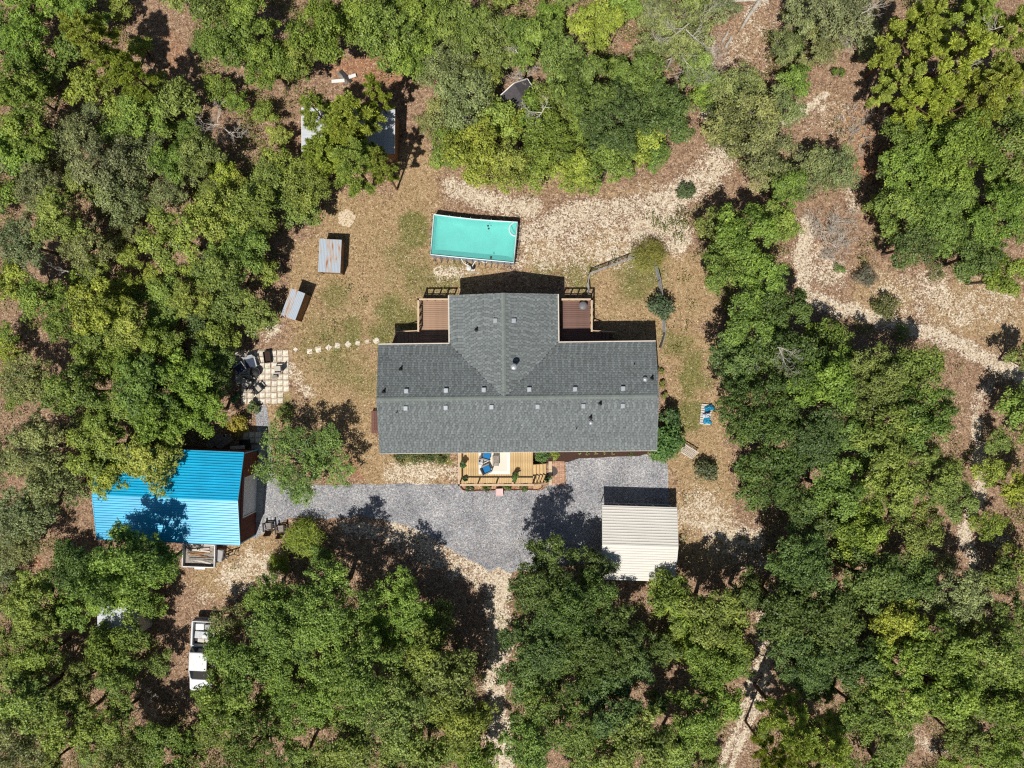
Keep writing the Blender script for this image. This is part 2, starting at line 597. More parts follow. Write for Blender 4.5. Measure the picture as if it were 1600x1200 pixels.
SAND = [([(830, 362), (900, 338), (1000, 325), (1060, 302), (1110, 268), (1128, 245)], 30, .64), ([(900, 352), (1040, 335)], 50, .44), ([(700, 292), (760, 312), (830, 325)], 18, .75), ([(1000, 355), (1050, 345), (1060, 380)], 26, .8),
        ([(830, 400), (990, 380)], 40, .5), ([(1150, 90), (1200, 50)], 40, .3), ([(1300, 180), (1260, 170)], 40, .3), ([(955, 395)], 18, .9),
        ([(1262, 345), (1250, 400), (1262, 468), (1330, 488), (1420, 512), (1500, 540), (1550, 566), (1604, 586)], 16, .82), ([(1280, 400), (1300, 430)], 32, .55), ([(1460, 440), (1500, 490)], 32, .52), ([(1400, 465), (1570, 480)], 50, .38),
        ([(1222, 196), (1250, 178), (1292, 148)], 7, 1.1), ([(1110, 60), (1104, 110), (1105, 175)], 9, .8), ([(1196, 0), (1170, 30)], 8, .6),
        ([(612, 740), (700, 738)], 20, .62), ([(775, 885), (778, 1000), (770, 1070), (785, 1200)], 26, .6), ([(370, 905), (395, 880), (420, 890)], 36, .6), ([(620, 830), (720, 880), (760, 900)], 32, .58), ([(1090, 800), (1150, 850)], 46, .5), ([(540, 820), (600, 830)], 16, .6),
        ([(1196, 940), (1183, 1040), (1164, 1100), (1142, 1170), (1122, 1210)], 6, .85), ([(1211, 940), (1198, 1040), (1180, 1100), (1158, 1170), (1140, 1210)], 6, .85), ([(1203, 940), (1190, 1040), (1172, 1100), (1150, 1170)], 24, .42), ([(1180, 840), (1110, 830)], 22, .7), ([(1195, 880)], 16, .6),
        ([(1528, 650), (1532, 760), (1505, 830), (1530, 900)], 11, .85), ([(1555, 575), (1525, 650)], 12, .45), ([(422, 515)], 17, .95), ([(445, 560), (470, 600)], 12, .5), ([(480, 610)], 16, .6), ([(320, 935)], 16, .5),
        ([(720, 425), (690, 422)], 12, .7), ([(300, 1145)], 8, .7), ([(1560, 850)], 18, .5), ([(1595, 1180)], 24, .7), ([(1480, 1170), (1420, 1150)], 16, .4), ([(1330, 300), (1335, 330)], 9, .6), ([(20, 420)], 8, .3), ([(775, 1110)], 14, .9)]
RUST = [([(1290, 395)], 26, .9), ([(1340, 190), (1355, 230)], 26, .6), ([(1345, 250), (1370, 280)], 20, .8), ([(540, 105), (610, 115)], 30, .8), ([(260, 60), (275, 110)], 26, .5), ([(560, 735), (548, 720)], 18, .8),
        ([(50, 660), (60, 690)], 14, .6), ([(60, 875)], 16, .8), ([(115, 985)], 16, .8), ([(235, 1100)], 22, .5), ([(1130, 740)], 10, .7), ([(585, 600)], 8, .7), ([(980, 75)], 10, .7)]


def build_ground():
    fx = np.arange(-46.0, 46.01, 0.2)
    fy = np.arange(-35.0, 35.01, 0.2)
    ex = np.array([60, 80, 120, 200, 400, 800.0])
    gx = np.concatenate([-ex[::-1], fx, ex])
    gy = np.concatenate([-ex[::-1], fy, ex])
    X, Y = np.meshgrid(gx, gy)
    PX, PY = 800 + X / GS, 600 - Y / GS
    wx = (fbm(X * 0.35, Y * 0.35, 3) - .5) * 46 + (fbm(X * 1.6, Y * 1.6, 31) - .5) * 18
    wy = (fbm(X * 0.35 + 50, Y * 0.35, 4) - .5) * 46 + (fbm(X * 1.6 + 9, Y * 1.6, 41) - .5) * 18
    lawn = brush(PX + wx, PY + wy, LAWN)
    green = brush(PX + wx * .8, PY + wy * .8, GREEN)
    sand = brush(PX + wx * .45, PY + wy * .45, SAND)
    rust = brush(PX + wx * .8, PY + wy * .8, RUST)
    Z = (fbm(X * 0.3, Y * 0.3, 9) - .5) * 0.0
    nx, ny = len(gx), len(gy)
    v = np.stack([X, Y, Z], -1).reshape(-1, 3)
    i = np.arange(ny - 1)[:, None] * nx + np.arange(nx - 1)[None, :]
    q = np.stack([i, i + 1, i + nx + 1, i + nx], -1).reshape(-1, 4)
    m, nt, N, L, P = nodes_of('ground_soil')
    P.inputs['Roughness'].default_value = 0.95
    P.inputs['Specular IOR Level'].default_value = 0.15
    tc = N.new('ShaderNodeTexCoord')
    at_ = N.new('ShaderNodeAttribute')
    at_.attribute_name = 'zone'
    sp = N.new('ShaderNodeSeparateColor')
    L.new(at_.outputs['Color'], sp.inputs[0])

    def noise(sc, det=5, rough=.6, off=0.0):
        n = N.new('ShaderNodeTexNoise')
        n.inputs['Scale'].default_value = sc
        n.inputs['Detail'].default_value = det
        n.inputs['Roughness'].default_value = rough
        mp = N.new('ShaderNodeMapping')
        mp.inputs['Location'].default_value = (off, off * 1.7, off * .3)
        L.new(tc.outputs['Object'], mp.inputs['Vector'])
        L.new(mp.outputs[0], n.inputs['Vector'])
        return n.outputs['Fac']

    def ramp(f, stops):
        r = N.new('ShaderNodeValToRGB')
        e = r.color_ramp.elements
        e[0].position, e[0].color = stops[0]
        e[1].position, e[1].color = stops[-1]
        for p, c in stops[1:-1]:
            k = e.new(p)
            k.color = c
        L.new(f, r.inputs['Fac'])
        return r.outputs['Color']

    def mix(f, a, b):
        x = N.new('ShaderNodeMix')
        x.data_type = 'RGBA'
        if hasattr(f, 'links'):
            L.new(f, x.inputs['Factor'])
        else:
            x.inputs['Factor'].default_value = f
        L.new(a, x.inputs['A'])
        L.new(b, x.inputs['B'])
        return x.outputs['Result']

    def math_(op, a, b=None, c=None):
        x = N.new('ShaderNodeMath')
        x.operation = op
        x.use_clamp = (op in ('MULTIPLY_ADD',))
        for k, s_ in enumerate((a, b, c)):
            if s_ is None:
                continue
            if hasattr(s_, 'links'):
                L.new(s_, x.inputs[k])
            else:
                x.inputs[k].default_value = s_
        return x.outputs[0]

    # grains: two sizes of cells, each with its own value
    def cells(sc):
        vo = N.new('ShaderNodeTexVoronoi')
        vo.inputs['Scale'].default_value = sc
        L.new(tc.outputs['Object'], vo.inputs['Vector'])
        s_ = N.new('ShaderNodeSeparateColor')
        L.new(vo.outputs['Color'], s_.inputs[0])
        return s_.outputs[0], s_.outputs[1], vo.outputs['Distance']
    ca, cb, cd = cells(9.5)
    da, db, dd = cells(17.0)
    grain = math_('ADD', math_('MULTIPLY', ca, .42), math_('ADD', math_('MULTIPLY', da, .33), math_('MULTIPLY', noise(26, 3, .7, 3), .25)))
    big = noise(0.55, 6, .62)
    mid = noise(2.6, 6, .65, 5)
    fine = noise(18, 4, .7, 9)
    g1 = math_('ADD', math_('MULTIPLY', grain, .44), math_('MULTIPLY', mid, .56))
    litter = ramp(g1, [(.22, lin(62, 48, 40)), (.4, lin(118, 94, 77)), (.52, lin(152, 124, 101)), (.66, lin(180, 152, 126)), (.85, lin(218, 198, 174))])
    rustc = ramp(g1, [(.2, lin(72, 50, 40)), (.42, lin(142, 104, 80)), (.58, lin(172, 130, 101)), (.8, lin(212, 178, 148))])
    dry = ramp(g1, [(.2, lin(100, 80, 60)), (.4, lin(147, 121, 90)), (.55, lin(169, 143, 109)), (.7, lin(192, 168, 134)), (.88, lin(230, 214, 188))])
    grs = ramp(g1, [(.2, lin(62, 66, 34)), (.45, lin(102, 104, 56)), (.62, lin(132, 128, 76)), (.85, lin(182, 170, 122))])
    snd = ramp(g1, [(.2, lin(96, 76, 62)), (.36, lin(154, 132, 110)), (.5, lin(200, 184, 160)), (.72, lin(236, 227, 211))])

    def mask(ch, soft, amt, nz):
        a = math_('ADD', ch, math_('MULTIPLY', math_('SUBTRACT', nz, .5), amt))
        r = N.new('ShaderNodeMapRange')
        r.interpolation_type = 'SMOOTHSTEP'
        r.inputs['From Min'].default_value = .5 - soft
        r.inputs['From Max'].default_value = .5 + soft
        L.new(a, r.inputs['Value'])
        return r.outputs[0]
    nn = math_('ADD', math_('MULTIPLY', mid, .6), math_('MULTIPLY', grain, .4))
    nb = math_('ADD', math_('MULTIPLY', big, .6), math_('MULTIPLY', mid, .4))
    col = litter
    col = mix(mask(at_.outputs['Alpha'], .25, 1.1, nn), col, rustc)
    col = mix(mask(sp.outputs[0], .25, .9, nn), col, dry)
    gm = math_('MULTIPLY', mask(math_('ADD', sp.outputs[1], math_('MULTIPLY', math_('MULTIPLY', sp.outputs[0], .2), 1.0)), .3, 1.6, nb), .85)
    col = mix(gm, col, grs)
    ns = math_('ADD', math_('MULTIPLY', noise(1.1, 6, .7, 13), .62), math_('MULTIPLY', grain, .38))
    col = mix(mask(sp.outputs[2], .2, 2.6, ns), col, snd)
    # pale fallen leaves and dark crumbs
    fl = math_('GREATER_THAN', da, .972)
    pale = N.new('ShaderNodeRGB')
    pale.outputs[0].default_value = lin(236, 222, 190)
    col = mix(math_('MULTIPLY', fl, .55), col, pale.outputs[0])
    dk = math_('GREATER_THAN', cb, .93)
    dark = N.new('ShaderNodeRGB')
    dark.outputs[0].default_value = lin(74, 56, 44)
    col = mix(math_('MULTIPLY', dk, .6), col, dark.outputs[0])
    L.new(col, P.inputs['Base Color'])
    b = N.new('ShaderNodeBump')
    b.inputs['Strength'].default_value = 0.9
    b.inputs['Distance'].default_value = 0.06
    L.new(math_('ADD', math_('MULTIPLY', fine, .5), g1), b.inputs['Height'])
    L.new(b.outputs[0], P.inputs['Normal'])
    me = fast_mesh('ground', v, q, m)
    a = me.attributes.new('zone', 'FLOAT_COLOR', 'POINT')
    a.data.foreach_set('color', np.stack([lawn, green, sand, rust], -1).reshape(-1, 4).astype(np.float32).ravel())
    struct(link('ground', me))
    return dict(gx=gx, gy=gy, lawn=lawn, green=green, sand=sand, rust=rust)


GROUND = build_ground()


def zone_at(x, y):
    i = np.clip(np.searchsorted(GROUND['gx'], x), 0, len(GROUND['gx']) - 1)
    j = np.clip(np.searchsorted(GROUND['gy'], y), 0, len(GROUND['gy']) - 1)
    return {k: GROUND[k][j, i] for k in ('lawn', 'green', 'sand', 'rust')}


def ragged(pts, amp, step, seed):
    """Pixel polygon -> ground polygon in metres with an uneven edge."""
    rng = np.random.default_rng(seed)
    out = []
    n = len(pts)
    for i in range(n):
        p, q = pts[i], pts[(i + 1) % n]
        L_ = math.hypot(q[0] - p[0], q[1] - p[1])
        k = max(1, int(L_ / step))
        nx, ny = -(q[1] - p[1]) / L_, (q[0] - p[0]) / L_
        for j in range(k):
            t = j / k
            a = amp * (rng.random() - .5) * 2 * (1 if 0 < j else .4)
            out.append((p[0] + (q[0] - p[0]) * t + nx * a, p[1] + (q[1] - p[1]) * t + ny * a))
    return [tuple(at(x, y)[:2]) for x, y in out]


def sheet(name, poly, z, m):
    me = bpy.data.meshes.new(name)
    me.from_pydata([(x, y, z) for x, y in poly], [], [tuple(range(len(poly)))])
    me.materials.append(m)
    me.update()
    if me.polygons[0].normal.z < 0:
        me.flip_normals()
    return link(name, me)


def gravel_mat():
    m, nt, N, L, P = nodes_of('gravel')
    P.inputs['Roughness'].default_value = 0.9
    P.inputs['Specular IOR Level'].default_value = 0.25
    tc = N.new('ShaderNodeTexCoord')

    def vor(sc):
        v = N.new('ShaderNodeTexVoronoi')
        v.inputs['Scale'].default_value = sc
        L.new(tc.outputs['Object'], v.inputs['Vector'])
        s_ = N.new('ShaderNodeSeparateColor')
        L.new(v.outputs['Color'], s_.inputs[0])
        return s_, v
    s1, v1 = vor(12.0)
    s2, v2 = vor(24.0)
    nz = N.new('ShaderNodeTexNoise')
    nz.inputs['Scale'].default_value = .5
    nz.inputs['Detail'].default_value = 6
    L.new(tc.outputs['Object'], nz.inputs['Vector'])

    def ma(op, a, b):
        x = N.new('ShaderNodeMath')
        x.operation = op
        for k, s_ in enumerate((a, b)):
            if hasattr(s_, 'links'):
                L.new(s_, x.inputs[k])
            else:
                x.inputs[k].default_value = s_
        return x.outputs[0]
    f = ma('ADD', ma('MULTIPLY', s1.outputs[0], .38), ma('ADD', ma('MULTIPLY', s2.outputs[0], .3), ma('MULTIPLY', nz.outputs['Fac'], .52)))
    r = N.new('ShaderNodeValToRGB')
    e = r.color_ramp.elements
    e[0].position, e[0].color = .25, lin(80, 81, 86)
    e[1].position, e[1].color = .92, lin(212, 210, 207)
    for p, c in ((.45, lin(124, 125, 130)), (.62, lin(150, 151, 155)), (.78, lin(172, 171, 172))):
        k = e.new(p)
        k.color = c
    L.new(f, r.inputs['Fac'])
    w = N.new('ShaderNodeMix')
    w.data_type = 'RGBA'
    g = N.new('ShaderNodeMath')
    g.operation = 'GREATER_THAN'
    g.inputs[1].default_value = .9
    L.new(s1.outputs[1], g.inputs[0])
    L.new(ma('MULTIPLY', g.outputs[0], .3), w.inputs['Factor'])
    L.new(r.outputs[0], w.inputs['A'])
    w.inputs['B'].default_value = lin(184, 160, 140)
    L.new(w.outputs['Result'], P.inputs['Base Color'])
    b = N.new('ShaderNodeBump')
    b.inputs['Strength'].default_value = .8
    b.inputs['Distance'].default_value = .05
    L.new(f, b.inputs['Height'])
    L.new(b.outputs[0], P.inputs['Normal'])
    return m


M['gravel'] = gravel_mat()
GRAVEL_PX = [(1042, 711), (1044, 765), (1050, 838), (960, 842), (935, 880), (870, 882), (830, 893), (812, 889), (796, 896), (780, 886), (764, 894), (752, 884), (728, 872), (700, 856), (668, 836), (640, 824), (604, 813), (560, 806), (510, 812), (470, 806), (446, 812), (424, 826),
             (396, 842), (399, 780), (403, 700), (402, 668), (398, 634), (416, 632), (421, 664), (424, 705), (430, 745), (448, 760), (500, 758), (556, 757), (606, 756), (660, 757), (716, 757), (722, 766), (845, 766), (858, 757), (884, 757), (884, 722), (900, 714), (960, 712), (1005, 710)]
struct(sheet('gravel_driveway', ragged(GRAVEL_PX, 1.6, 7, 5), 0.012, M['gravel']))
TRACK_PX = [(758, 884), (796, 884), (797, 930), (792, 1000), (788, 1060), (786, 1110), (802, 1160), (805, 1215), (766, 1215), (764, 1160), (764, 1100), (762, 1040), (768, 980), (762, 930)]


def sand_mat():
    m = mat('sand_track', lin(236, 226, 206), 0.95, scale=7.0, col2=lin(188, 166, 138), spec=.15, bump=.4)
    return m


M['sand'] = sand_mat()
tk = sheet('sand_driveway', ragged(TRACK_PX, 6, 7, 6), 0.006, bpy.data.materials['ground_soil'])
za = tk.data.attributes.new('zone', 'FLOAT_COLOR', 'POINT')
za.data.foreach_set('color', np.tile(np.array([.2, 0, .86, 0], dtype=np.float32), len(tk.data.vertices)))
struct(tk)
struct(sheet('mulch_bed', ragged([(834, 706), (1012, 702), (1012, 708), (1000, 712), (950, 714), (905, 716), (888, 722), (860, 724), (834, 726)], .8, 8, 8), 0.018, M['mulch']))
c = at(541, 341)
ring = [(c.x + .74 * math.cos(t) * (1 + .07 * math.sin(5 * t + 1) + .05 * math.sin(9 * t)), c.y + .74 * math.sin(t) * (1 + .07 * math.sin(5 * t + 1) + .05 * math.sin(9 * t))) for t in np.linspace(0, 2 * math.pi, 48)[:-1]]
struct(sheet('sand_patch', ring, 0.008, mat('sand_mound', lin(222, 206, 182), .95, scale=9, col2=lin(190, 168, 140), bump=.4)))
ap = at(403, 756)
o = MB().box(0, 0, .03, 1.2, 6.6, .06).build('garage_apron', M['concrete'], None, (ap.x - .05, ap.y, 0), math.radians(-2.4))
struct(o)


# ------------------------------------------------------------------ the house
ZE, ZR = 3.57, 4.60
HX, HY = 11.19, 4.39
KP = (ZR - ZE) / HY
XC, CW = -1.05, 4.375          # centre and half width of the cross gable
YN = 8.32
HOUSE_LOC, HOUSE_RZ = (0.4525, -1.10, 0), math.radians(0.66)
house = thing('house', 'long single-storey house with grey-green shingle roof and cross gable at the pool side', 'house', HOUSE_LOC, HOUSE_RZ)


def zmain(y):
    return ZR - KP * abs(y)


def zcross(x):
    return ZR - KP * abs(x - XC) * HY / CW


def window(parent, x, y, z, w, h, face):
    """A window in a wall; face is the outward direction as an angle."""
    f = MB()
    t = .07
    for a, b, sx, sz in ((0, h / 2, w + t, t), (0, -h / 2, w + t, t), (-w / 2, 0, t, h - t), (w / 2, 0, t, h - t), (0, 0, w - t, .04)):
        f.box(a, 0, b, sx, .06, sz)
    fr = f.build('window', M['white_paint'], parent, (x, y, z), face)
    MB().box(0, .004, 0, w - .06, .02, h - .06).build('pane', M['glass'], fr)


# walls: an outer shell for the main range and for the wing, each face with its own board
w = MB()
WX, WY0, WY1 = HX - .25, -HY + .35, HY - .35
w.box(0, WY0, 2.05, 2 * WX, .12, 2.9)
for x0, x1 in ((-WX, XC - CW + .3), (XC + CW - .3, WX)):
    w.box((x0 + x1) / 2, WY1, 2.05, x1 - x0, .12, 2.9)
for sx in (-1, 1):
    w.box(sx * WX, 0, 2.05, .12, 2 * WY1 - .13, 2.9)
    vs = [(sx * WX, WY0 + .06, 3.502), (sx * WX, WY1 - .06, 3.502), (sx * WX, 0, 4.5), (sx * (WX - .1), WY0 + .06, 3.502), (sx * (WX - .1), WY1 - .06, 3.502), (sx * (WX - .1), 0, 4.5)]
    w.add(vs, [(0, 1, 2), (5, 4, 3), (0, 2, 5, 3), (1, 4, 5, 2), (0, 3, 4, 1)])
    w.box(XC + sx * (CW - .3), (WY1 + YN) / 2, 2.05, .12, YN - WY1 - .4, 2.9)
w.box(XC, YN - .25, 2.05, 2 * CW - .72, .12, 2.9)
w.add([(XC - CW + .36, YN - .25, 3.502), (XC + CW - .36, YN - .25, 3.502), (XC, YN - .25, 4.5), (XC - CW + .36, YN - .35, 3.502), (XC + CW - .36, YN - .35, 3.502), (XC, YN - .35, 4.5)],
      [(2, 1, 0), (3, 4, 5), (3, 5, 2, 0), (5, 4, 1, 2)])
w.build('wall', M['siding'], house)
sk = MB()
sk.box(0, 0, .3, 2 * WX - .2, 2 * WY1 - .2, .6).box(XC, (WY1 + YN) / 2, .298, 2 * CW - .9, YN - WY1 - .3, .596)
sk.build('skirting', M['concrete'], house)
for x in (-9.2, -6.4, -3.2, 5.0, 8.6):
    window(house, x, WY0 - .08, 2.3, 1.2, 1.1, math.pi)
for x in (-9.0, 6.0, 9.0):
    window(house, x, WY1 + .08, 2.3, 1.0, 1.0, 0)
window(house, XC - 2, YN - .16, 2.3, 1.2, 1.1, 0)
window(house, XC + 2, YN - .16, 2.3, 1.2, 1.1, 0)
window(house, -WX - .08, 2, 2.3, .9, 1.0, math.pi / 2)
window(house, WX + .08, 2, 2.3, .9, 1.0, -math.pi / 2)
for x, y, rz in ((.9, WY0 - .07, 0), (XC - CW + .23, 5.6, math.pi / 2), (XC + CW - .23, 5.6, math.pi / 2)):
    d = MB().box(0, 0, 0, .95, .06, 2.05).build('door', M['white_paint'], house, (x, y, 2.3), rz)
    MB().box(.36, 0, 0, .05, .16, .05).build('handle', M['black'], d)

# roof: boarding under the shingles
rf = MB()
T = .1


def slab(pts, th=T):
    n = len(pts)
    vs = [(x, y, z - .012) for x, y, z in pts] + [(x, y, z - .012 - th) for x, y, z in pts]
    fs = [tuple(range(n)), tuple(range(2 * n - 1, n - 1, -1))]
    for i in range(n):
        j = (i + 1) % n
        fs.append((i, n + i, n + j, j))
    rf.add(vs, fs)


slab([(-HX, -HY, ZE), (HX, -HY, ZE), (HX, 0, ZR), (-HX, 0, ZR)])
slab([(-HX, 0, ZR), (XC, 0, ZR), (XC - CW, HY, ZE), (-HX, HY, ZE)])
slab([(XC, 0, ZR), (HX, 0, ZR), (HX, HY, ZE), (XC + CW, HY, ZE)])
slab([(XC, 0, ZR), (XC, YN, ZR), (XC - CW, YN, ZE), (XC - CW, HY, ZE)])
slab([(XC, 0, ZR), (XC + CW, HY, ZE), (XC + CW, YN, ZE), (XC, YN, ZR)])
roof = rf.build('roof', M['hut_roof'], house)


def shingles():
    """Every tab its own tilted slip, laid in overlapping courses on the five slopes."""
    V, Q, TN = [], [], []
    e = .142

    def course_slope(length, n_u, place, keep, seed):
        rng = random.Random(seed)
        nc = int(length / e) + 1
        for c_ in range(nc):
            d0 = c_ * e                       # distance up from the eave
            d1 = min(d0 + e * 1.12, length)
            u = -rng.random() * .3
            par = 0
            row = rng.gauss(0, .025)
            while u < n_u:
                wd = .24 + .02 * rng.random()
                par = 1 - par
                u0, u1 = max(u, 0), min(u + wd - .028, n_u)
                u += wd
                if u1 - u0 < .03 or not keep((u0 + u1) / 2, (d0 + d1) / 2):
                    continue
                lift = rng.choice((.006, .006, .01))
                tn = min(1, max(0, .5 + row + (.12 if par else -.12) + rng.gauss(0, .09)))
                p = [place(u0, d0, lift), place(u1, d0, lift), place(u1, d1, .002), place(u0, d1, .002), place(u0, d0, -.004), place(u1, d0, -.004)]
                o_ = len(V)
                V.extend(p)
                Q.append((o_, o_ + 1, o_ + 2, o_ + 3))
                Q.append((o_ + 4, o_ + 5, o_ + 1, o_))
                TN.extend((tn, tn * .8))

    def P_main(s):
        def f(u, d, l):
            y = HY - d
            return (-HX + u if s < 0 else HX - u, s * y, ZE + KP * d + l)
        return f

    def P_cross(s):
        k = (ZR - ZE) / CW

        def f(u, d, l):
            x = XC + s * (CW - d)
            return (x, u if s > 0 else YN - u, ZE + k * d + l)
        return f
    course_slope(HY, 2 * HX, P_main(-1), lambda u, d: True, 1)
    course_slope(HY, 2 * HX, P_main(1), lambda u, d: abs((HX - u) - XC) * HY / CW > (HY - d), 2)
    course_slope(CW, YN, P_cross(1), lambda u, d: u > (CW - d) * HY / CW, 3)
    course_slope(CW, YN, P_cross(-1), lambda u, d: (YN - u) > (CW - d) * HY / CW, 4)
    return fast_mesh('shingles', np.array(V), np.array(Q), M['shingle'], np.array(TN))


sh = link('shingle_courses', shingles(), roof)
sh['kind'] = 'stuff'


def ridge_piece():
    me = MB()
    me.add([(-.15, -.16, -.045), (.15, -.16, -.045), (.15, 0, .0), (-.15, 0, .01), (.15, .16, -.045), (-.15, .16, -.045)], [(0, 1, 2, 3), (3, 2, 4, 5)])
    return me.mesh('ridge_cap', M['ridge_cap'])


rp = ridge_piece()
k = 0
for i in range(int(2 * HX / .3)):
    link('ridge_cap', rp, roof, (-HX + .15 + .3 * i, 0, ZR + .045))
for i in range(int(YN / .3) - 1):
    link('ridge_cap', rp, roof, (XC, YN - .15 - .3 * i, ZR + .046), math.pi / 2)
g = MB()
for x0, x1 in ((-HX, XC - CW - .02), (XC + CW + .02, HX)):
    g.box((x0 + x1) / 2, HY + .05, ZE - .06, x1 - x0, .1, .1)
for s in (-1, 1):
    g.box(XC + s * (CW + .05), (HY + YN) / 2 + .06, ZE - .06, .1, YN - HY - .12, .1)
g.box(0, -HY - .02, ZE - .08, 2 * HX, .035, .13)
g.build('gutter', M['cream_trim'], house)
for s in (-1, 1):
    MB().box(0, 0, 0, .09, .09, 3.0).build('downpipe', M['cream_trim'], house, (s * (WX - .1), -HY + .24, 1.9))


def to_house(px, py, z):
    p = at(px, py, z)
    c_, s_ = math.cos(-HOUSE_RZ), math.sin(-HOUSE_RZ)
    x, y = p.x - HOUSE_LOC[0], p.y - HOUSE_LOC[1]
    return x * c_ - y * s_, x * s_ + y * c_


def roof_z(x, y):
    z = zmain(y)
    if y > 0 and abs(x - XC) < CW:
        z = max(z, zcross(x)) if y < HY else zcross(x)
    return z


vb = MB().bbox(0, 0, .10, .36, .38, .16, .04)
vent_me = vb.mesh('roof_vent', M['galv'])
for px, py in ((635, 611), (697, 610), (756, 609), (827, 608.5), (898.5, 608), (973.5, 607), (634, 638), (696.5, 637), (768, 636), (840, 635.3), (911.5, 634.5), (973, 634), (774, 501), (803, 501)):
    x, y = to_house(px, py, 4.5)
    z = roof_z(x, y)
    link('roof_vent', vent_me, roof, (x, y, z))
cap = MB().lathe(0, 0, [(.11, 0), (.11, .12), (.19, .13), (.19, .17), (.1, .24), (.02, .26)], 14).mesh('round_vent', M['galv'])
for px, py in ((1008, 592.5), (923.5, 660.5)):
    x, y = to_house(px, py, 4.4)
    link('round_vent', cap, roof, (x, y, roof_z(x, y)))
pipe = MB().lathe(0, 0, [(.17, -.02), (.17, .03), (.075, .06), (.075, .42), (.055, .42), (.055, .2)], 12).mesh('vent_pipe', M['black'])
for px, py in ((625, 577), (600, 612.5), (744, 515), (1019, 591.5), (937.5, 630.5), (923, 652.5)):
    x, y = to_house(px, py, 4.4)
    link('vent_pipe', pipe, roof, (x, y, roof_z(x, y)))
thin = MB().lathe(0, 0, [(.07, -.02), (.04, .03), (.035, .3), (.02, .3)], 10).mesh('vent_stub', M['black'])
for px, py in ((620, 644.5), (992.5, 569), (901.5, 670.5)):
    x, y = to_house(px, py, 4.4)
    link('vent_stub', thin, roof, (x, y, roof_z(x, y)))
x, y = to_house(803, 573, 5.2)
ch = MB().lathe(0, 0, [(.2, -.05), (.14, .05), (.14, .75), (.14, .8)], 16).build('chimney', M['charcoal'], roof, (x, y, roof_z(x, y)))
MB().lathe(0, 0, [(.15, .8), (.26, .84), (.27, .9), (.2, 1.0), (.06, 1.05)], 16).build('chimney_cap', M['galv'], ch)


# ------------------------------------------------------------------ decks
def rail(parent, pts, zd, hgt, m_cap, m_post, gap=1.5, low=True, capw=.14, mid=None):
    """Posts, top cap and lower rail along a line of points (local metres)."""
    for (x0, y0), (x1, y1) in zip(pts[:-1], pts[1:]):
        L_ = math.hypot(x1 - x0, y1 - y0)
        n = max(1, round(L_ / gap))
        a = math.atan2(y1 - y0, x1 - x0)
        MB().box((x0 + x1) / 2, (y0 + y1) / 2, zd + hgt - .02, L_ + capw, capw, .04, a).build('rail_cap', m_cap, parent)
        MB().box((x0 + x1) / 2, (y0 + y1) / 2, zd + hgt - .085, L_ - .1, .04, .09, a).build('top_rail', m_post, parent)
        if low:
            MB().box((x0 + x1) / 2, (y0 + y1) / 2, zd + .12, L_ - .1, .04, .09, a).build('bottom_rail', m_post, parent)
        for i in range(n + 1):
            t = i / n
            MB().box(x0 + (x1 - x0) * t, y0 + (y1 - y0) * t, (zd + hgt - .042) / 2, .1, .1, zd + hgt - .042, a).build('rail_post', m_post, parent)


def boards(parent, name, x0, x1, y0, y1, z, wd, axis, m, gap=.017):
    """Deck boards side by side: axis 'x' boards run along x."""
    span = (y1 - y0) if axis == 'x' else (x1 - x0)
    n = max(1, round(span / wd))
    wd = span / n
    ln = (x1 - x0) if axis == 'x' else (y1 - y0)
    me = (MB().box(0, 0, 0, ln, wd - gap, .035) if axis == 'x' else MB().box(0, 0, 0, wd - gap, ln, .035)).mesh(name, m)
    for i in range(n):
        t = (i + .5) * wd
        link(name, me, parent, ((x0 + x1) / 2, y0 + t, z - .0175 + .0015 * (i % 2)) if axis == 'x' else (x0 + t, (y0 + y1) / 2, z - .0175 + .0015 * (i % 2)))


def rect_px(x0, y0, x1, y1, z):
    a, b = at(x0, y1, z), at(x1, y0, z)
    return a.x, b.x, a.y, b.y


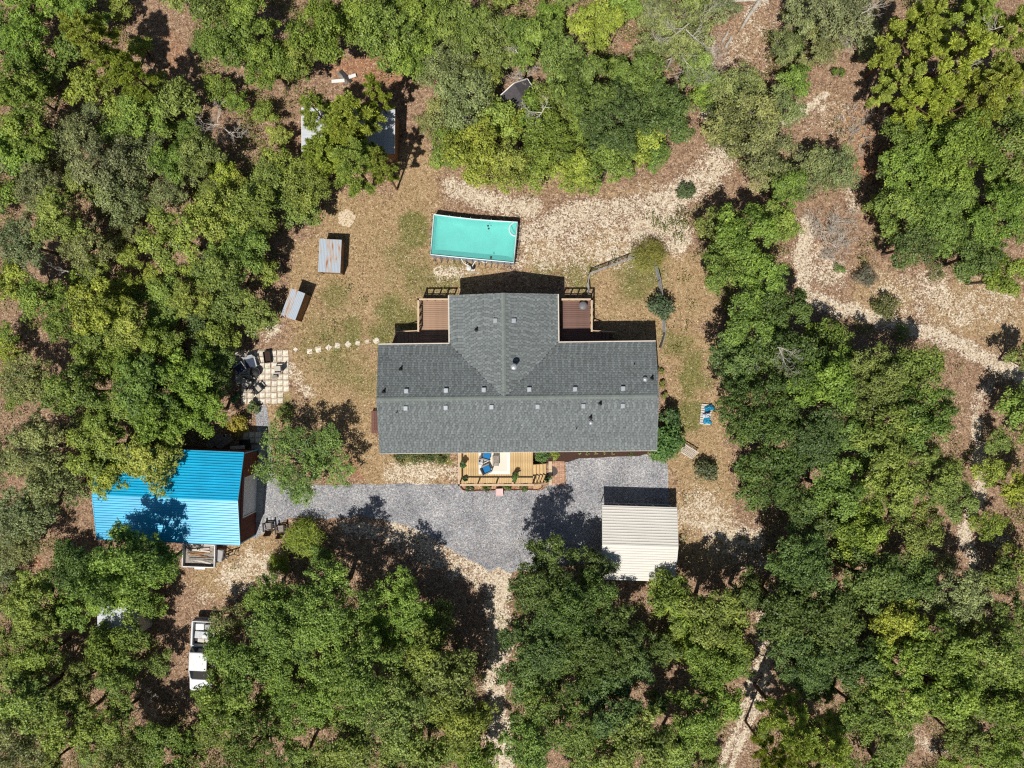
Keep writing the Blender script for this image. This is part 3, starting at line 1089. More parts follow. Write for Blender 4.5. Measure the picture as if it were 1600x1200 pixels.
def back_deck(name, label, px0, px1, side, m):
    """Deck on the pool side; side -1 has its stair run to the image's left, +1 to the right."""
    zd = 1.3
    x0, x1, y0, y1 = rect_px(px0, 470, px1, 536, zd)
    d = thing(name, label, 'deck', ((x0 + x1) / 2, (y0 + y1) / 2, 0), 0, 'brown back decks beside the gable')
    ox, oy = (x0 + x1) / 2, (y0 + y1) / 2
    x0, x1, y0, y1 = x0 - ox, x1 - ox, y0 - oy, y1 - oy
    boards(d, 'deck_board', x0, x1, y0, y1, zd, .16, 'x', m)
    fr = MB()
    for yy in (y0 + .05, y1 - .05):
        fr.box(0, yy, zd - .16, x1 - x0, .05, .2)
    for xx in (x0 + .05, x1 - .05):
        fr.box(xx, 0, zd - .162, .05, y1 - y0 - .16, .2)
    fr.build('deck_frame', M['post_wood'], d)
    ys = y0 + .95                    # the stair opening is beside the house wall
    xo = x0 if side < 0 else x1
    xi = x1 if side < 0 else x0
    rail(d, [(xi, y1), (xo, y1), (xo, ys)], zd, 1.0, M['rail_tan'], M['post_wood'], .62)
    # stair down along the wall
    ln = 2.1
    n = 6
    for i in range(n):
        zz = zd - (i + 1) * zd / (n + 1)
        MB().box(xo + side * (.16 + i * ln / n), (y0 + ys) / 2, zz - .02, .3, ys - y0 - .1, .04).build('stair_tread', m, d)
    st = MB()
    a = math.atan2(zd, ln)
    for yy in (y0 + .03, ys - .03):
        st.box(xo + side * ln / 2, yy, zd / 2 - .1, math.hypot(zd, ln), .04, .22, 0, .5, 0, side * a)
    st.build('stringer', M['post_wood'], d)
    MB().box(xo + side * (ln / 2 + .05), ys + .02, zd / 2 + .93, math.hypot(zd, ln), .09, .045, 0, .5, 0, side * a).build('stair_handrail', M['rail_tan'], d)
    for t in (.5, .97):
        h_ = zd * (1 - t) + .9
        MB().box(xo + side * ln * t, ys + .02, h_ / 2, .09, .09, h_).build('stair_post', M['post_wood'], d)
    return d


back_deck('back_deck', 'pale brown back deck with empty floor, nearer the rusty-roofed coops', 656, 703.5, -1, M['brown_board'])
back_deck('back_deck', 'darker brown back deck holding a round kettle grill, on the wire fence side', 877.5, 922.5, 1, M['dark_board'])
p = at(911, 477.5, 1.9)
g_ = thing('kettle_grill', 'round grey lidded kettle grill standing in the corner of the darker back deck', 'grill', (p.x, p.y, 1.302))
MB().lathe(0, 0, [(.12, .3), (.3, .42), (.36, .55), (.36, .6), (.3, .68), (.16, .74), (.03, .76)], 20).build('kettle', M['kettle'], g_)
for k in range(3):
    a = k * 2.094 + .4
    MB().tube([(.1 * math.cos(a), .1 * math.sin(a), .4), (.3 * math.cos(a), .3 * math.sin(a), 0)], .02, 6).build('leg', M['charcoal'], g_)

# west landing: brown boards beside the wall
x0, x1, y0, y1 = rect_px(580, 642, 596, 677, .5)
ld = thing('side_landing', 'small dark red-brown boarded landing against the house end wall beside the lawn', 'landing', ((x0 + x1) / 2, (y0 + y1) / 2, 0))
boards(ld, 'deck_board', -(x1 - x0) / 2, (x1 - x0) / 2, -(y1 - y0) / 2, (y1 - y0) / 2, .5, .14, 'y', mat('red_board', lin(112, 76, 66), .75, var=.15))
for sx in (-1, 1):
    for sy in (-1, 1):
        MB().box(sx * ((x1 - x0) / 2 - .06), sy * ((y1 - y0) / 2 - .06), .23, .09, .09, .46).build('leg', M['post_wood'], ld)

# front deck
ZD = .95
fx0, fx1, fy0, fy1 = rect_px(718.5, 702, 832.5, 755, ZD)
FD = thing('front_deck', 'honey-coloured pine front deck with rug and blue chairs, along the driveway side of the house', 'deck', ((fx0 + fx1) / 2, (fy0 + fy1) / 2, 0))
fox, foy = (fx0 + fx1) / 2, (fy0 + fy1) / 2
fx0, fx1, fy0, fy1 = fx0 - fox, fx1 - fox, fy0 - foy, fy1 - foy
boards(FD, 'deck_board', fx0, fx1, fy0, fy1, ZD, .146, 'y', M['pine_board'])
fr = MB()
for yy in (fy0 + .05, fy1 - .05):
    fr.box(0, yy, ZD - .16, fx1 - fx0, .05, .2)
for xx in (fx0 + .05, fx1 - .05):
    fr.box(xx, 0, ZD - .162, .05, fy1 - fy0 - .16, .2)
for xx in (fx0 + .15, 0, fx1 - .15):
    for yy in (fy0 + .15, fy1 - .15):
        fr.box(xx, yy, (ZD - .27) / 2, .1, .1, ZD - .27)
fr.build('deck_frame', M['post_wood'], FD)
rail(FD, [(fx0, fy1), (fx0, fy0), (fx1, fy0)], ZD, 1.0, M['rail_tan'], M['post_wood'], 1.55, low=False)
sw0, sw1 = fy0 + .02, fy0 + 1.52
for i in range(4):
    MB().box(fx1 + .15 + .29 * i, (sw0 + sw1) / 2, ZD - .19 * (i + 1) - .02, .285, sw1 - sw0, .04).build('stair_tread', M['pine_board'], FD)
a = math.atan2(.76, 1.16)
st = MB()
for yy in (sw0 - .03, sw1 + .03):
    st.box(fx1 + .6, yy, ZD - .55, 1.4, .04, .24, 0, .5, 0, a)
st.build('stringer', M['post_wood'], FD)
MB().box(fx1 + .62, sw0 - .03, ZD + .55, 1.42, .09, .045, 0, .5, 0, a).build('stair_handrail', M['rail_tan'], FD)
for i in range(5):
    z1 = ZD - .19 * i + .98 - .1
    z0 = max(0, ZD - .19 * (i + 1))
    MB().box(fx1 + .08 + .28 * i, sw0 - .03, (z0 + z1) / 2, .06, .06, z1 - z0).build('baluster', M['post_wood'], FD)


# ------------------------------------------------------------------ garage
def ribbed(x0, x1, y_eave, z_eave, y_ridge, z_ridge, pitch=.21, rib=.05, ridge_gap=.0):
    """A sheet-metal slope whose ribs run along x (level with the ridge)."""
    b = MB()
    L_ = math.hypot(y_ridge - y_eave, z_ridge - z_eave)
    n = int(L_ / pitch)
    uy, uz = (y_ridge - y_eave) / L_, (z_ridge - z_eave) / L_
    s_ = 1 if uy > 0 else -1
    ny, nz = -uz * s_, abs(uy)
    prof = []
    for i in range(n):
        d = i * L_ / n
        w_ = L_ / n
        prof += [(d, 0), (d + w_ * .42, 0), (d + w_ * .56, rib), (d + w_ * .78, rib), (d + w_ * .92, 0)]
    prof.append((L_ - ridge_gap, 0))
    pts = [(y_eave + uy * d + ny * h, z_eave + uz * d + nz * h) for d, h in prof]
    vs = [(x0, y, z) for y, z in pts] + [(x1, y, z) for y, z in pts]
    m_ = len(pts)
    fs = [(i, m_ + i, m_ + i + 1, i + 1) if s_ > 0 else (i, i + 1, m_ + i + 1, m_ + i) for i in range(m_ - 1)]
    b.add(vs, fs)
    # underside
    e0, e1 = pts[0], pts[-1]
    b.add([(x0, e0[0], e0[1] - .03), (x1, e0[0], e0[1] - .03), (x1, e1[0], e1[1] - .03), (x0, e1[0], e1[1] - .03)], [(0, 3, 2, 1) if s_ > 0 else (0, 1, 2, 3)])
    return b


GE, GR, GL, GD = 3.45, 4.3, 11.55, 7.45
ga = math.radians(-2.4)
# ridge ends seen at (144.5, 774) and (371, 781)
a_, b_ = at(144.5, 774, GR), at(371, 781, GR)
gc = (a_ + b_) / 2
GAR = thing('garage', 'large garage with bright blue ribbed metal roof and red-brown walls, beside the driveway end', 'garage', (gc.x, gc.y, 0), ga)
hx, hy = GL / 2, GD / 2
for s in (-1, 1):
    o = ribbed(-hx, hx, s * hy, GE, 0, GR).build('roof_slope', M['blue_roof'], GAR)
cp = MB()
cp.add([(-hx - .02, -.14, GR - .0), (hx + .02, -.14, GR), (hx + .02, 0, GR + .045), (-hx - .02, 0, GR + .045), (hx + .02, .14, GR), (-hx - .02, .14, GR)], [(0, 1, 2, 3), (3, 2, 4, 5)])
cp.build('ridge_cap', M['blue_roof'], GAR)
tr = MB()
for s in (-1, 1):
    tr.box(0, s * (hy + .03), GE - .06, 2 * hx, .03, .14)
    for e in (-1, 1):
        L_ = math.hypot(hy, GR - GE)
        tr.box(e * (hx + .02), s * hy / 2, (GE + GR) / 2 - .02, .04, L_, .12, 0, .5, -s * math.atan2(GR - GE, hy) if True else 0)
for e in (-1, 1):
    for s in (-1, 1):
        tr.box(e * (hx - .06), s * (hy - .06), GE / 2 - .06, .1, .1, GE - .12)
tr.build('trim', M['blue_roof'], GAR)
w = MB()
w.box(0, hy - .1, GE / 2 - .06, 2 * hx - .26, .08, GE - .1).box(0, -hy + .1, GE / 2 - .06, 2 * hx - .26, .08, GE - .1)
w.box(-hx + .1, 0, GE / 2 - .06, .08, 2 * hy - .3, GE - .1)
w.box(hx - .1, hy / 2 + .75, GE / 2 - .06, .08, hy - 1.75, GE - .1).box(hx - .1, -hy / 2 - .75, GE / 2 - .06, .08, hy - 1.75, GE - .1).box(hx - .1, 0, GE - .35, .08, 3.2, .5)
for e in (-1, 1):
    X_ = e * (hx - .1)
    w.add([(X_, -hy + .15, GE - .1), (X_, hy - .15, GE - .1), (X_, 0, GR - .12), (X_ - e * .08, -hy + .15, GE - .1), (X_ - e * .08, hy - .15, GE - .1), (X_ - e * .08, 0, GR - .12)], [(0, 1, 2), (5, 4, 3), (0, 2, 5, 3), (1, 4, 5, 2)])
w.build('wall', M['barn_red'], GAR)
rd = MB()
for i in range(10):
    rd.box(hx - .1, .02, .14 + .28 * i, .06, 3.1, .272)
rd.build('roller_door', M['door_white'], GAR)
fr = MB().box(hx - .05, 1.62, 1.45, .07, .1, 2.9).box(hx - .05, -1.62, 1.45, .07, .1, 2.9).box(hx - .05, 0, 2.95, .07, 3.34, .1)
fr.build('door_frame', M['white_paint'], GAR)
window(GAR, -2, -hy + .04, 1.8, 1.0, .8, math.pi)

# ------------------------------------------------------------------ carport
CE, CR = 2.25, 3.05
a_, b_ = at(941.5, 851, CR), at(1059.5, 854.5, CR)
cc = (a_ + b_) / 2
cl = (b_ - a_).length
cd_ = 6.15
CP = thing('carport', 'open-sided carport with cream ribbed metal roof at the edge of the gravel driveway', 'carport', (cc.x, cc.y, 0), math.atan2(b_.y - a_.y, b_.x - a_.x))
for s in (-1, 1):
    ribbed(-cl / 2, cl / 2, s * cd_ / 2, CE, 0, CR, .225, .03).build('roof_slope', M['cream_roof'], CP)
cp = MB()
cp.add([(-cl / 2, -.12, CR), (cl / 2, -.12, CR), (cl / 2, 0, CR + .035), (-cl / 2, 0, CR + .035), (cl / 2, .12, CR), (-cl / 2, .12, CR)], [(0, 1, 2, 3), (3, 2, 4, 5)])
cp.build('ridge_cap', M['cream_roof'], CP)
tr = MB()
for s in (-1, 1):
    for e in (-1, 1):
        tr.box(e * (cl / 2 + .015), s * cd_ / 4, (CE + CR) / 2 - .03, .03, math.hypot(cd_ / 2, CR - CE), .09, 0, .5, -s * math.atan2(CR - CE, cd_ / 2))
tr.build('gable_trim', M['cream_roof'], CP)
for i in range(5):
    x = -cl / 2 + .15 + i * (cl - .3) / 4
    for s in (-1, 1):
        MB().box(x, s * (cd_ / 2 - .2), CE / 2, .06, .06, CE - .02).build('post', M['white_metal'], CP)
    rf_ = MB()
    for s in (-1, 1):
        rf_.box(x, s * cd_ / 4, (CE + CR) / 2 - .1, .06, math.hypot(cd_ / 2, CR - CE) - .2, .06, 0, .5, -s * math.atan2(CR - CE, cd_ / 2))
    rf_.build('rafter', M['white_metal'], CP)
for s in (-1, 1):
    MB().box(0, s * (cd_ / 2 - .2), .04, cl - .2, .07, .07).build('base_rail', M['white_metal'], CP)


# ------------------------------------------------------------------ coops with rusty sheet roofs
def coop(name, label, pxs, z, wall, tones, rz_extra=0.0):
    """pxs: the four roof corners in pixels, clockwise from the top left; sheets run down the long side."""
    c4 = [at(x, y, z) for x, y in pxs]
    ctr = sum(c4, Vector()) / 4
    ex = ((c4[1] - c4[0]) + (c4[2] - c4[3])) / 2
    ey = ((c4[0] - c4[3]) + (c4[1] - c4[2])) / 2
    wx, wy = ex.length, ey.length
    t = thing(name, label, 'coop', (ctr.x, ctr.y, 0), math.atan2(ex.y, ex.x))
    n = len(tones)
    for i, tn in enumerate(tones):
        b = MB()
        sw = wx / n
        x0 = -wx / 2 + i * sw
        for k in range(5):
            xa = x0 + k * sw / 5
            b.add([(xa, -wy / 2, z + .004 * (i % 2)), (xa + sw / 5 - .03, -wy / 2, z + .004 * (i % 2)), (xa + sw / 5 - .03, wy / 2, z + .05), (xa, wy / 2, z + .05)], [(0, 1, 2, 3)], tn)
            b.add([(xa + sw / 5 - .03, -wy / 2, z), (xa + sw / 5 - .015, -wy / 2, z + .018), (xa + sw / 5 - .015, wy / 2, z + .068), (xa + sw / 5 - .03, wy / 2, z + .05)], [(0, 1, 2, 3)], tn)
            b.add([(xa + sw / 5 - .015, -wy / 2, z + .018), (xa + sw / 5, -wy / 2, z + .004), (xa + sw / 5, wy / 2, z + .05), (xa + sw / 5 - .015, wy / 2, z + .068)], [(0, 1, 2, 3)], tn)
        b.build('roof_sheet', M['rusty'], t)
    w_ = MB()
    for s in (-1, 1):
        w_.box(s * (wx / 2 - .12), 0, z / 2 - .03, .03, wy - .24, z - .1)
        w_.box(0, s * (wy / 2 - .12), z / 2 - .03, wx - .28, .03, z - .1)
    w_.build('wall', wall, t)
    for sx in (-1, 1):
        for sy in (-1, 1):
            MB().box(sx * (wx / 2 - .08), sy * (wy / 2 - .08), z / 2 - .02, .08, .08, z - .05).build('corner_post', M['old_wood'], t)
    return t


coop('chicken_coop', 'larger coop, its grey metal roof rust-streaked down the middle, near the round sand patch', [(499, 373), (534, 375), (532, 426.5), (497.5, 425)], 1.5, M['old_wood'], (.02, .2, .12))
coop('chicken_coop', 'smaller tilted coop with worn grey metal roof, between the trees and the larger coop', [(456.5, 451), (479, 459.5), (459.5, 500), (437, 491.5)], 1.85, M['old_wood'], (.16, .0))


# ------------------------------------------------------------------ pool
PZ = 1.2
prim = [(678, 335), (709, 339), (740, 342.5), (774, 345), (808.5, 347), (806.5, 368), (804.5, 389), (802.5, 410), (770, 407), (738, 404), (706, 401), (673, 397.5), (674.6, 376), (676.3, 355)]
rim = [at(x, y, PZ) for x, y in prim]
pc = sum(rim, Vector()) / len(rim)
POOL = thing('swimming_pool', 'rectangular above-ground frame pool full of turquoise water', 'pool', (pc.x, pc.y, 0))
loc = [(p.x - pc.x, p.y - pc.y) for p in rim]
n = len(loc)


def ring_at(scale_out, z):
    out = []
    for i in range(n):
        x, y = loc[i]
        L_ = math.hypot(x, y)
        out.append((x + x / L_ * scale_out, y + y / L_ * scale_out, z))
    return out


def strip(rings, m, name, close_last=False, flip=False):
    b = MB()
    vs = [p for r in rings for p in r]
    fs = []
    for k in range(len(rings) - 1):
        for i in range(n):
            j = (i + 1) % n
            q = (k * n + i, k * n + j, (k + 1) * n + j, (k + 1) * n + i)
            fs.append(q[::-1] if flip else q)
    if close_last:
        fs.append(tuple((len(rings) - 1) * n + i for i in range(n)))
    b.add(vs, fs)
    return b.build(name, m, POOL)


strip([ring_at(.05, .02), ring_at(.09, .5), ring_at(.04, PZ - .03)], M['pool_wall'], 'outer_wall')
lin_ = strip([ring_at(-.05, PZ - .02), ring_at(-.07, .62), ring_at(-.2, .3), ring_at(-.5, .1), ring_at(-1.0, .04)], M['pool_liner'], 'liner', True)
smooth(lin_)
strip([ring_at(-.045, PZ - .11), ring_at(-1.0, PZ - .11)], M['water'], 'water', True)
fr = MB()
pts = [Vector((x, y, PZ)) for x, y in loc]
fr.tube(pts + [pts[0]], .045, 8, False)
fr.build('top_frame', M['pool_frame'], POOL)


def leg_line(i0, i1, cnt):
    for k in range(cnt):
        t = (k + .5) / cnt
        x = loc[i0][0] + (loc[i1][0] - loc[i0][0]) * t
        y = loc[i0][1] + (loc[i1][1] - loc[i0][1]) * t
        dx, dy = loc[i1][0] - loc[i0][0], loc[i1][1] - loc[i0][1]
        L_ = math.hypot(dx, dy)
        nx, ny = dy / L_, -dx / L_
        if nx * x + ny * y < 0:
            nx, ny = -nx, -ny
        if i0 == 0:
            y -= .06
        b = MB().tube([(x + nx * .1, y + ny * .1, PZ - .03), (x + nx * .42, y + ny * .42, .02)], .022, 6)
        b.tube([(x + nx * .12, y + ny * .12, .04), (x + nx * .42, y + ny * .42, .025)], .018, 6)
        b.build('support_leg', M['pool_leg'], POOL)


leg_line(11, 7, 13)
leg_line(0, 4, 8)
leg_line(0, 11, 5)
leg_line(4, 7, 6)
# the pump with its hoses
p = at(735.5, 419, .3)
PU = thing('pool_pump', 'white and black pool pump standing beside the pool, hoses attached', 'pump', (p.x, p.y, 0))
MB().lathe(-.16, -.02, [(.2, 0), (.23, .05), (.23, .42), (.2, .5), (.08, .56), (.02, .57)], 16).build('filter_tank', M['pvc'], PU)
MB().lathe(.2, .08, [(.17, 0), (.17, .3), (.1, .36), (.02, .37)], 14).build('motor', M['black'], PU)
MB().bbox(.02, 0, .04, .7, .42, .08, .02).build('base', M['pvc'], PU)
MB().box(.3, -.36, .03, .9, .04, .04).build('handle', M['pvc'], PU)


def hose(name, label, pts, m, r=.035):
    P3 = [Vector(q) for q in pts]
    out = []
    for i in range(len(P3) - 1):
        p0, p1, p2, p3 = P3[max(i - 1, 0)], P3[i], P3[i + 1], P3[min(i + 2, len(P3) - 1)]
        for k in range(6):
            t = k / 6
            out.append(.5 * ((2 * p1) + (p2 - p0) * t + (2 * p0 - 5 * p1 + 4 * p2 - p3) * t * t + (3 * p1 - p0 - 3 * p2 + p3) * t ** 3))
    out.append(P3[-1])
    o = smooth(MB().tube(out, r, 7).build(name, m))
    return tag(o, label, 'hose')


hose('pool_hose', 'white hose running from the pool rim in one bend to the pump', [at(721, 402, .9), at(722, 407, .8), at(726, 412, .5), at(733, 415.5, .45)], M['hose'], .045)
hose('pool_hose', 'white hose lying in waves along the pool wall beside the pump', [at(738, 416, .4), at(742, 409, .55), at(746, 407.5, .6), at(750, 406, .7), at(754, 409, .6), at(759, 410.5, .5), at(762, 407.5, .7)], M['hose'], .04)
# things in the water
ft = [at(763.5 + dx, y, PZ - .07) for dx, y in ((-1, 353), (0, 357.3))]
for q, lb in zip(ft, ('small round dark float in the pool, the one next to the rim', 'small round dark float in the pool, the one further out in the water')):
    o = MB().lathe(0, 0, [(.03, -.05), (.075, -.01), (.08, .03), (.05, .06), (.01, .07)], 12).build('pool_float', M['charcoal'], None, q)
    tag(o, lb, 'float', 'two dark floats in the pool')
arc = []
c = at(807, 356, PZ - .06)
for k in range(15):
    t = math.radians(100 + k * 13)
    arc.append((c.x + .62 * math.cos(t) * .9 - .05, c.y + .58 * math.sin(t) - .1, PZ - .06))
tag(smooth(MB().tube(arc, [.02] + [.06] * 13 + [.02], 10).build('pool_noodle', M['pool_frame'])), 'curved pale foam ring segment floating in the corner of the pool', 'pool toy')
p = at(767, 402.5, PZ)
tag(MB().bbox(0, 0, 0, .16, .2, .08, .03).build('pool_skimmer', M['charcoal'], None, (p.x, p.y, PZ - .02)), 'small dark skimmer box clipped to the pool rim above the pump side', 'skimmer')


# ------------------------------------------------------------------ paved patio, stepping stones
pv = MB().bbox(0, 0, .03, .455, .455, .06, .015).mesh('paver', M['paver'])
a_ = at(372, 552)
PAT = thing('paver_patio', 'square patio of pale pavers laid in a grid on bare soil', 'patio', (a_.x, a_.y, 0), math.radians(.4))
missing = {(8, 7), (8, 8), (0, 7), (0, 8), (0, 6)}
gold = R.getstate()
for i in range(9):
    for j in range(9):
        if (i, j) in missing or (i > 0 and R.random() < .02):
            continue
        o = link('paver', pv, PAT, (i * .515 + R.gauss(0, .012), -j * .513 + R.gauss(0, .012), R.uniform(-.012, .006)), R.gauss(0, .02))
a_ = at(384.5, 679)
P6 = thing('paver_pad', 'pad of six pale pavers in the shade beside the blue-roofed garage', 'patio', (a_.x, a_.y, 0))
for i in range(3):
    for j in range(2):
        link('paver', pv, P6, (i * .52, -j * .48, .006), R.gauss(0, .01))
stones = [((462, 546), 'round edge stepping stone against the patio, first of the row'), ((484, 549), 'second stepping stone from the patio, turned askew'), ((497.5, 546), 'largest bright stepping stone, third from the patio'),
          ((513.5, 543), 'dull stepping stone half sunk in the grass, fourth from the patio'), ((527.5, 540), 'fifth stepping stone from the patio, clean and bright'), ((544, 538), 'dull stepping stone between two bright ones, sixth from the patio'),
          ((559, 536), 'seventh stepping stone from the patio, third before the house corner'), ((574, 533.5), 'small stepping stone just before the last one at the house corner'), ((588, 532.5), 'last stepping stone of the row, at the house corner')]
for k, ((x, y), lb) in enumerate(stones):
    s_ = (.3, .42, .5, .44, .44, .46, .38, .32, .46)[k]
    b = MB()
    m_ = 8
    a0 = R.uniform(0, 1.5)
    rr = [s_ * (.68 if i % 2 == 0 else .52) * (1 + .08 * R.uniform(-1, 1)) for i in range(m_)]
    poly = [(rr[i] * math.cos(2 * math.pi * i / m_ + a0), rr[i] * math.sin(2 * math.pi * i / m_ + a0)) for i in range(m_)]
    b.prism(poly, -.03, .035)
    p = at(x, y)
    tag(b.build('stepping_stone', M['paver'], None, (p.x, p.y, 0)), lb, 'stepping stone', 'stepping stones from the patio to the house')


def armchair(name, label, p, rz, frame, seat, w=.62, d=.66, hb=.85, cushion=True, group=None, sling=None):
    """A garden armchair: four legs, two arms, seat and leaning back; faces its own -y."""
    t = thing(name, label, 'chair', (p[0], p[1], p[2] if len(p) > 2 else 0), rz, group)
    for sx in (-1, 1):
        MB().box(sx * w / 2, -d / 2 + .05, .29, .06, .06, .58).build('leg', frame, t)
        MB().box(sx * w / 2, d / 2 - .05, .29, .06, .06, .58).build('leg', frame, t)
        MB().box(sx * w / 2, 0, .6, .1, d, .035).build('armrest', frame, t)
    MB().box(0, 0, .36, w - .06, d - .04, .05).build('seat', frame, t)
    MB().box(0, d / 2 + .06, .64, w - .04, .05, hb - .3, 0, .5, -.28).build('backrest', sling or frame, t)
    if cushion:
        MB().bbox(0, -.02, .435, w - .1, d - .1, .1, .03).build('cushion', seat, t)
    return t


p = at(399, 582, .4)
fp = thing('fire_pit', 'round black fire pit with dark bowl in the middle of the paver patio', 'fire pit', (p.x, p.y, .03))
MB().lathe(0, 0, [(.3, 0), (.34, .06), (.36, .44), (.44, .46), (.44, .5), (.36, .5), (.3, .3), (.05, .24)], 22).build('bowl', M['charcoal'], fp)
MB().lathe(0, 0, [(.33, .5), (.34, .52), (.18, .58), (.02, .6)], 18).build('lid', M['black'], fp)
q = at(385, 598, .4)
armchair('patio_chair', 'wide dark patio chair with pale grey cushion, beside the fire pit', (q.x, q.y, .03), math.radians(-118), M['charcoal'], M['beige_fabric'], .7, .9)
q = at(404, 607, .4)
armchair('patio_chair', 'beige sling chair facing away from the fire pit, near the patio edge', (q.x, q.y, .03), math.radians(-140), M['charcoal'], M['beige_fabric'], .56, .6, .85, True, None, M['black'])
q = at(434, 578, .4)
armchair('patio_chair', 'beige chair with navy back standing alone on the open side of the patio', (q.x, q.y, .03), math.radians(-88), M['beige_fabric'], M['beige_fabric'], .55, .6, .95, False, None, M['seat_navy'])
q = at(392, 567, .4)
armchair('lounge_chair', 'navy cushioned lounge chair with pale frame, in the trees’ shade behind the fire pit', (q.x, q.y, .03), math.radians(15), M['rust_white'], M['seat_navy'], .95, .85, .9)
q = at(376, 576, .4)
armchair('lounge_chair', 'dark teal lounge chair half in shade at the corner of the patio', (q.x, q.y, .03), math.radians(-55), M['grey_pot'], M['seat_navy'], .8, .8, .9)
q = at(418, 558, .3)
pb = thing('planter_box', 'black open planter box on the upper edge of the patio', 'planter', (q.x, q.y, .03), math.radians(8))
for sx, sy, lx, ly in ((-.26, 0, .04, .9), (.26, 0, .04, .9), (0, -.47, .56, .04), (0, .47, .56, .04)):
    MB().box(sx, sy, .24, lx, ly, .48).build('side_panel', M['black'], pb)
MB().box(0, 0, .16, .5, .88, .3).build('soil', M['mulch'], pb)
q = at(429, 589, .3)
st_ = thing('side_table', 'low slatted wooden side table next to the lone beige chair', 'table', (q.x, q.y, .03), .2)
for i in range(4):
    MB().box(0, -.12 + i * .08, .3, .42, .065, .03).build('slat', M['grey_wood'], st_)
for sx in (-1, 1):
    for sy in (-1, 1):
        MB().box(sx * .18, sy * .12, .143, .04, .04, .284).build('leg', M['grey_wood'], st_)

# ------------------------------------------------------------------ front deck furniture, patio of bricks, bed
zt = ZD + .003
x0, x1, y0, y1 = rect_px(748, 704, 797, 741, ZD)
rg = thing('rug', 'off-white outdoor rug with darker inner field, on the front deck', 'rug', ((x0 + x1) / 2, (y0 + y1) / 2, zt))
MB().box(0, 0, .006, x1 - x0, y1 - y0, .012).build('border', M['rug'], rg)
MB().box(.25, 0, .0135, (x1 - x0) * .62, y1 - y0 - .5, .007).build('field', M['rug_field'], rg)
q = at(760.5, 712, 1.4)
armchair('wicker_chair', 'wicker armchair with blue cushion on the rug, beside the house wall', (q.x, q.y, zt + .012), math.radians(75), M['wicker'], M['cushion'], .68, .7)
q = at(760.5, 733, 1.4)
armchair('wicker_chair', 'wicker armchair with blue cushion on the rug, beside the deck rail', (q.x, q.y, zt + .012), math.radians(115), M['wicker'], M['cushion'], .68, .7)
q = at(751, 722, 1.3)
tb = thing('drinks_table', 'small pale side table with cups between the two blue chairs', 'table', (q.x, q.y, zt + .012))
MB().box(0, 0, .45, .42, .5, .03).build('tabletop', M['grey_pot'], tb)
for sx in (-1, 1):
    for sy in (-1, 1):
        MB().box(sx * .17, sy * .2, .217, .04, .04, .434).build('leg', M['table_grey'], tb)
for dx, dy, m_, lb in ((-.08, .1, 'charcoal', 'dark mug on the pale side table'), (.08, -.08, 'white_paint', 'white bowl on the pale side table')):
    tag(MB().lathe(0, 0, [(.06, 0), (.08, .08), (.06, .08), (.05, .03)], 12).build('cup', M[m_], None, (q.x + dx, q.y + dy, zt + .478)), lb, 'cup')
q = at(774.5, 720, 1.35)
ct = thing('coffee_table', 'grey slatted coffee table in the middle of the rug', 'table', (q.x, q.y, zt + .018), math.radians(1))
for i in range(3):
    for j in range(4):
        MB().box(-.175 + j * .117, -.29 + i * .29, .4, .105, .27, .035).build('slat', M['table_grey'], ct)
for sx in (-1, 1):
    MB().box(sx * .25, 0, .4, .03, .92, .05).build('frame', M['grey_wood'], ct)
    for sy in (-1, 1):
        MB().box(sx * .2, sy * .4, .19, .05, .05, .38).build('leg', M['grey_wood'], ct)


def spray(b_v, b_q, b_t, c, r, n_, ln, wd, rng, up=.6, base=.5):
    d = rng.normal(size=(n_, 3))
    d /= np.linalg.norm(d, axis=1, keepdims=True)
    d[:, 2] = np.abs(d[:, 2]) * up
    cc_ = np.array(c) + d * r * rng.random((n_, 1)) ** .4
    nr = d + rng.normal(size=(n_, 3)) * .5 + np.array([0, 0, .8])
    v, q_ = leaf_quads(cc_, nr, ln * rng.uniform(.7, 1.3, n_), wd * rng.uniform(.7, 1.3, n_), rng)
    off = sum(len(a) for a in b_v)
    b_v.append(v)
    b_q.append(q_ + off)
    b_t.append(np.clip(base + rng.normal(size=n_) * .16, 0, 1))


def plant_mesh(name, r, h, n_, ln, wd, seed, m='leaf'):
    rng = np.random.default_rng(seed)
    bv, bq, bt = [], [], []
    k = max(4, int(n_ / 45))
    for i in range(k):
        a, rr = rng.random() * 6.28, r * .75 * math.sqrt(rng.random())
        zz = h * (.35 + .5 * rng.random()) * (1 - .4 * (rr / r) ** 2)
        spray(bv, bq, bt, (rr * math.cos(a), rr * math.sin(a), zz), r * .38, n_ // k, ln, wd, rng, 1.0, .38 + .3 * rng.random())
    return fast_mesh(name, np.concatenate(bv), np.concatenate(bq), M[m], np.concatenate(bt))


def shrub(name, label, px, py, r, h, col, n_=500, ln=.13, wd=.08, seed=0, cat='shrub', group=None, z=0.0, stem=True):
    p = at(px, py, z + h * .5)
    t = thing(name, label, cat, (p.x, p.y, z), R.random() * 6, group)
    o = link('foliage', plant_mesh('foliage', r, h, n_, ln, wd, seed + 500), t)
    o.color = (col[0] * 1.2, col[1] * .84, col[2] * 1.15, 1) if col[1] > col[0] * 1.4 else (col[0], col[1] * 1.1, col[2], 1)
    if stem:
        b = MB()
        for k in range(4):
            a = k * 1.6 + seed
            b.tube([(0, 0, -.02), (r * .2 * math.cos(a), r * .2 * math.sin(a), h * .3), (r * .5 * math.cos(a), r * .5 * math.sin(a), h * .75)], [.03, .022, .008], 5)
        b.build('stem', M['bark'], t)
    return t


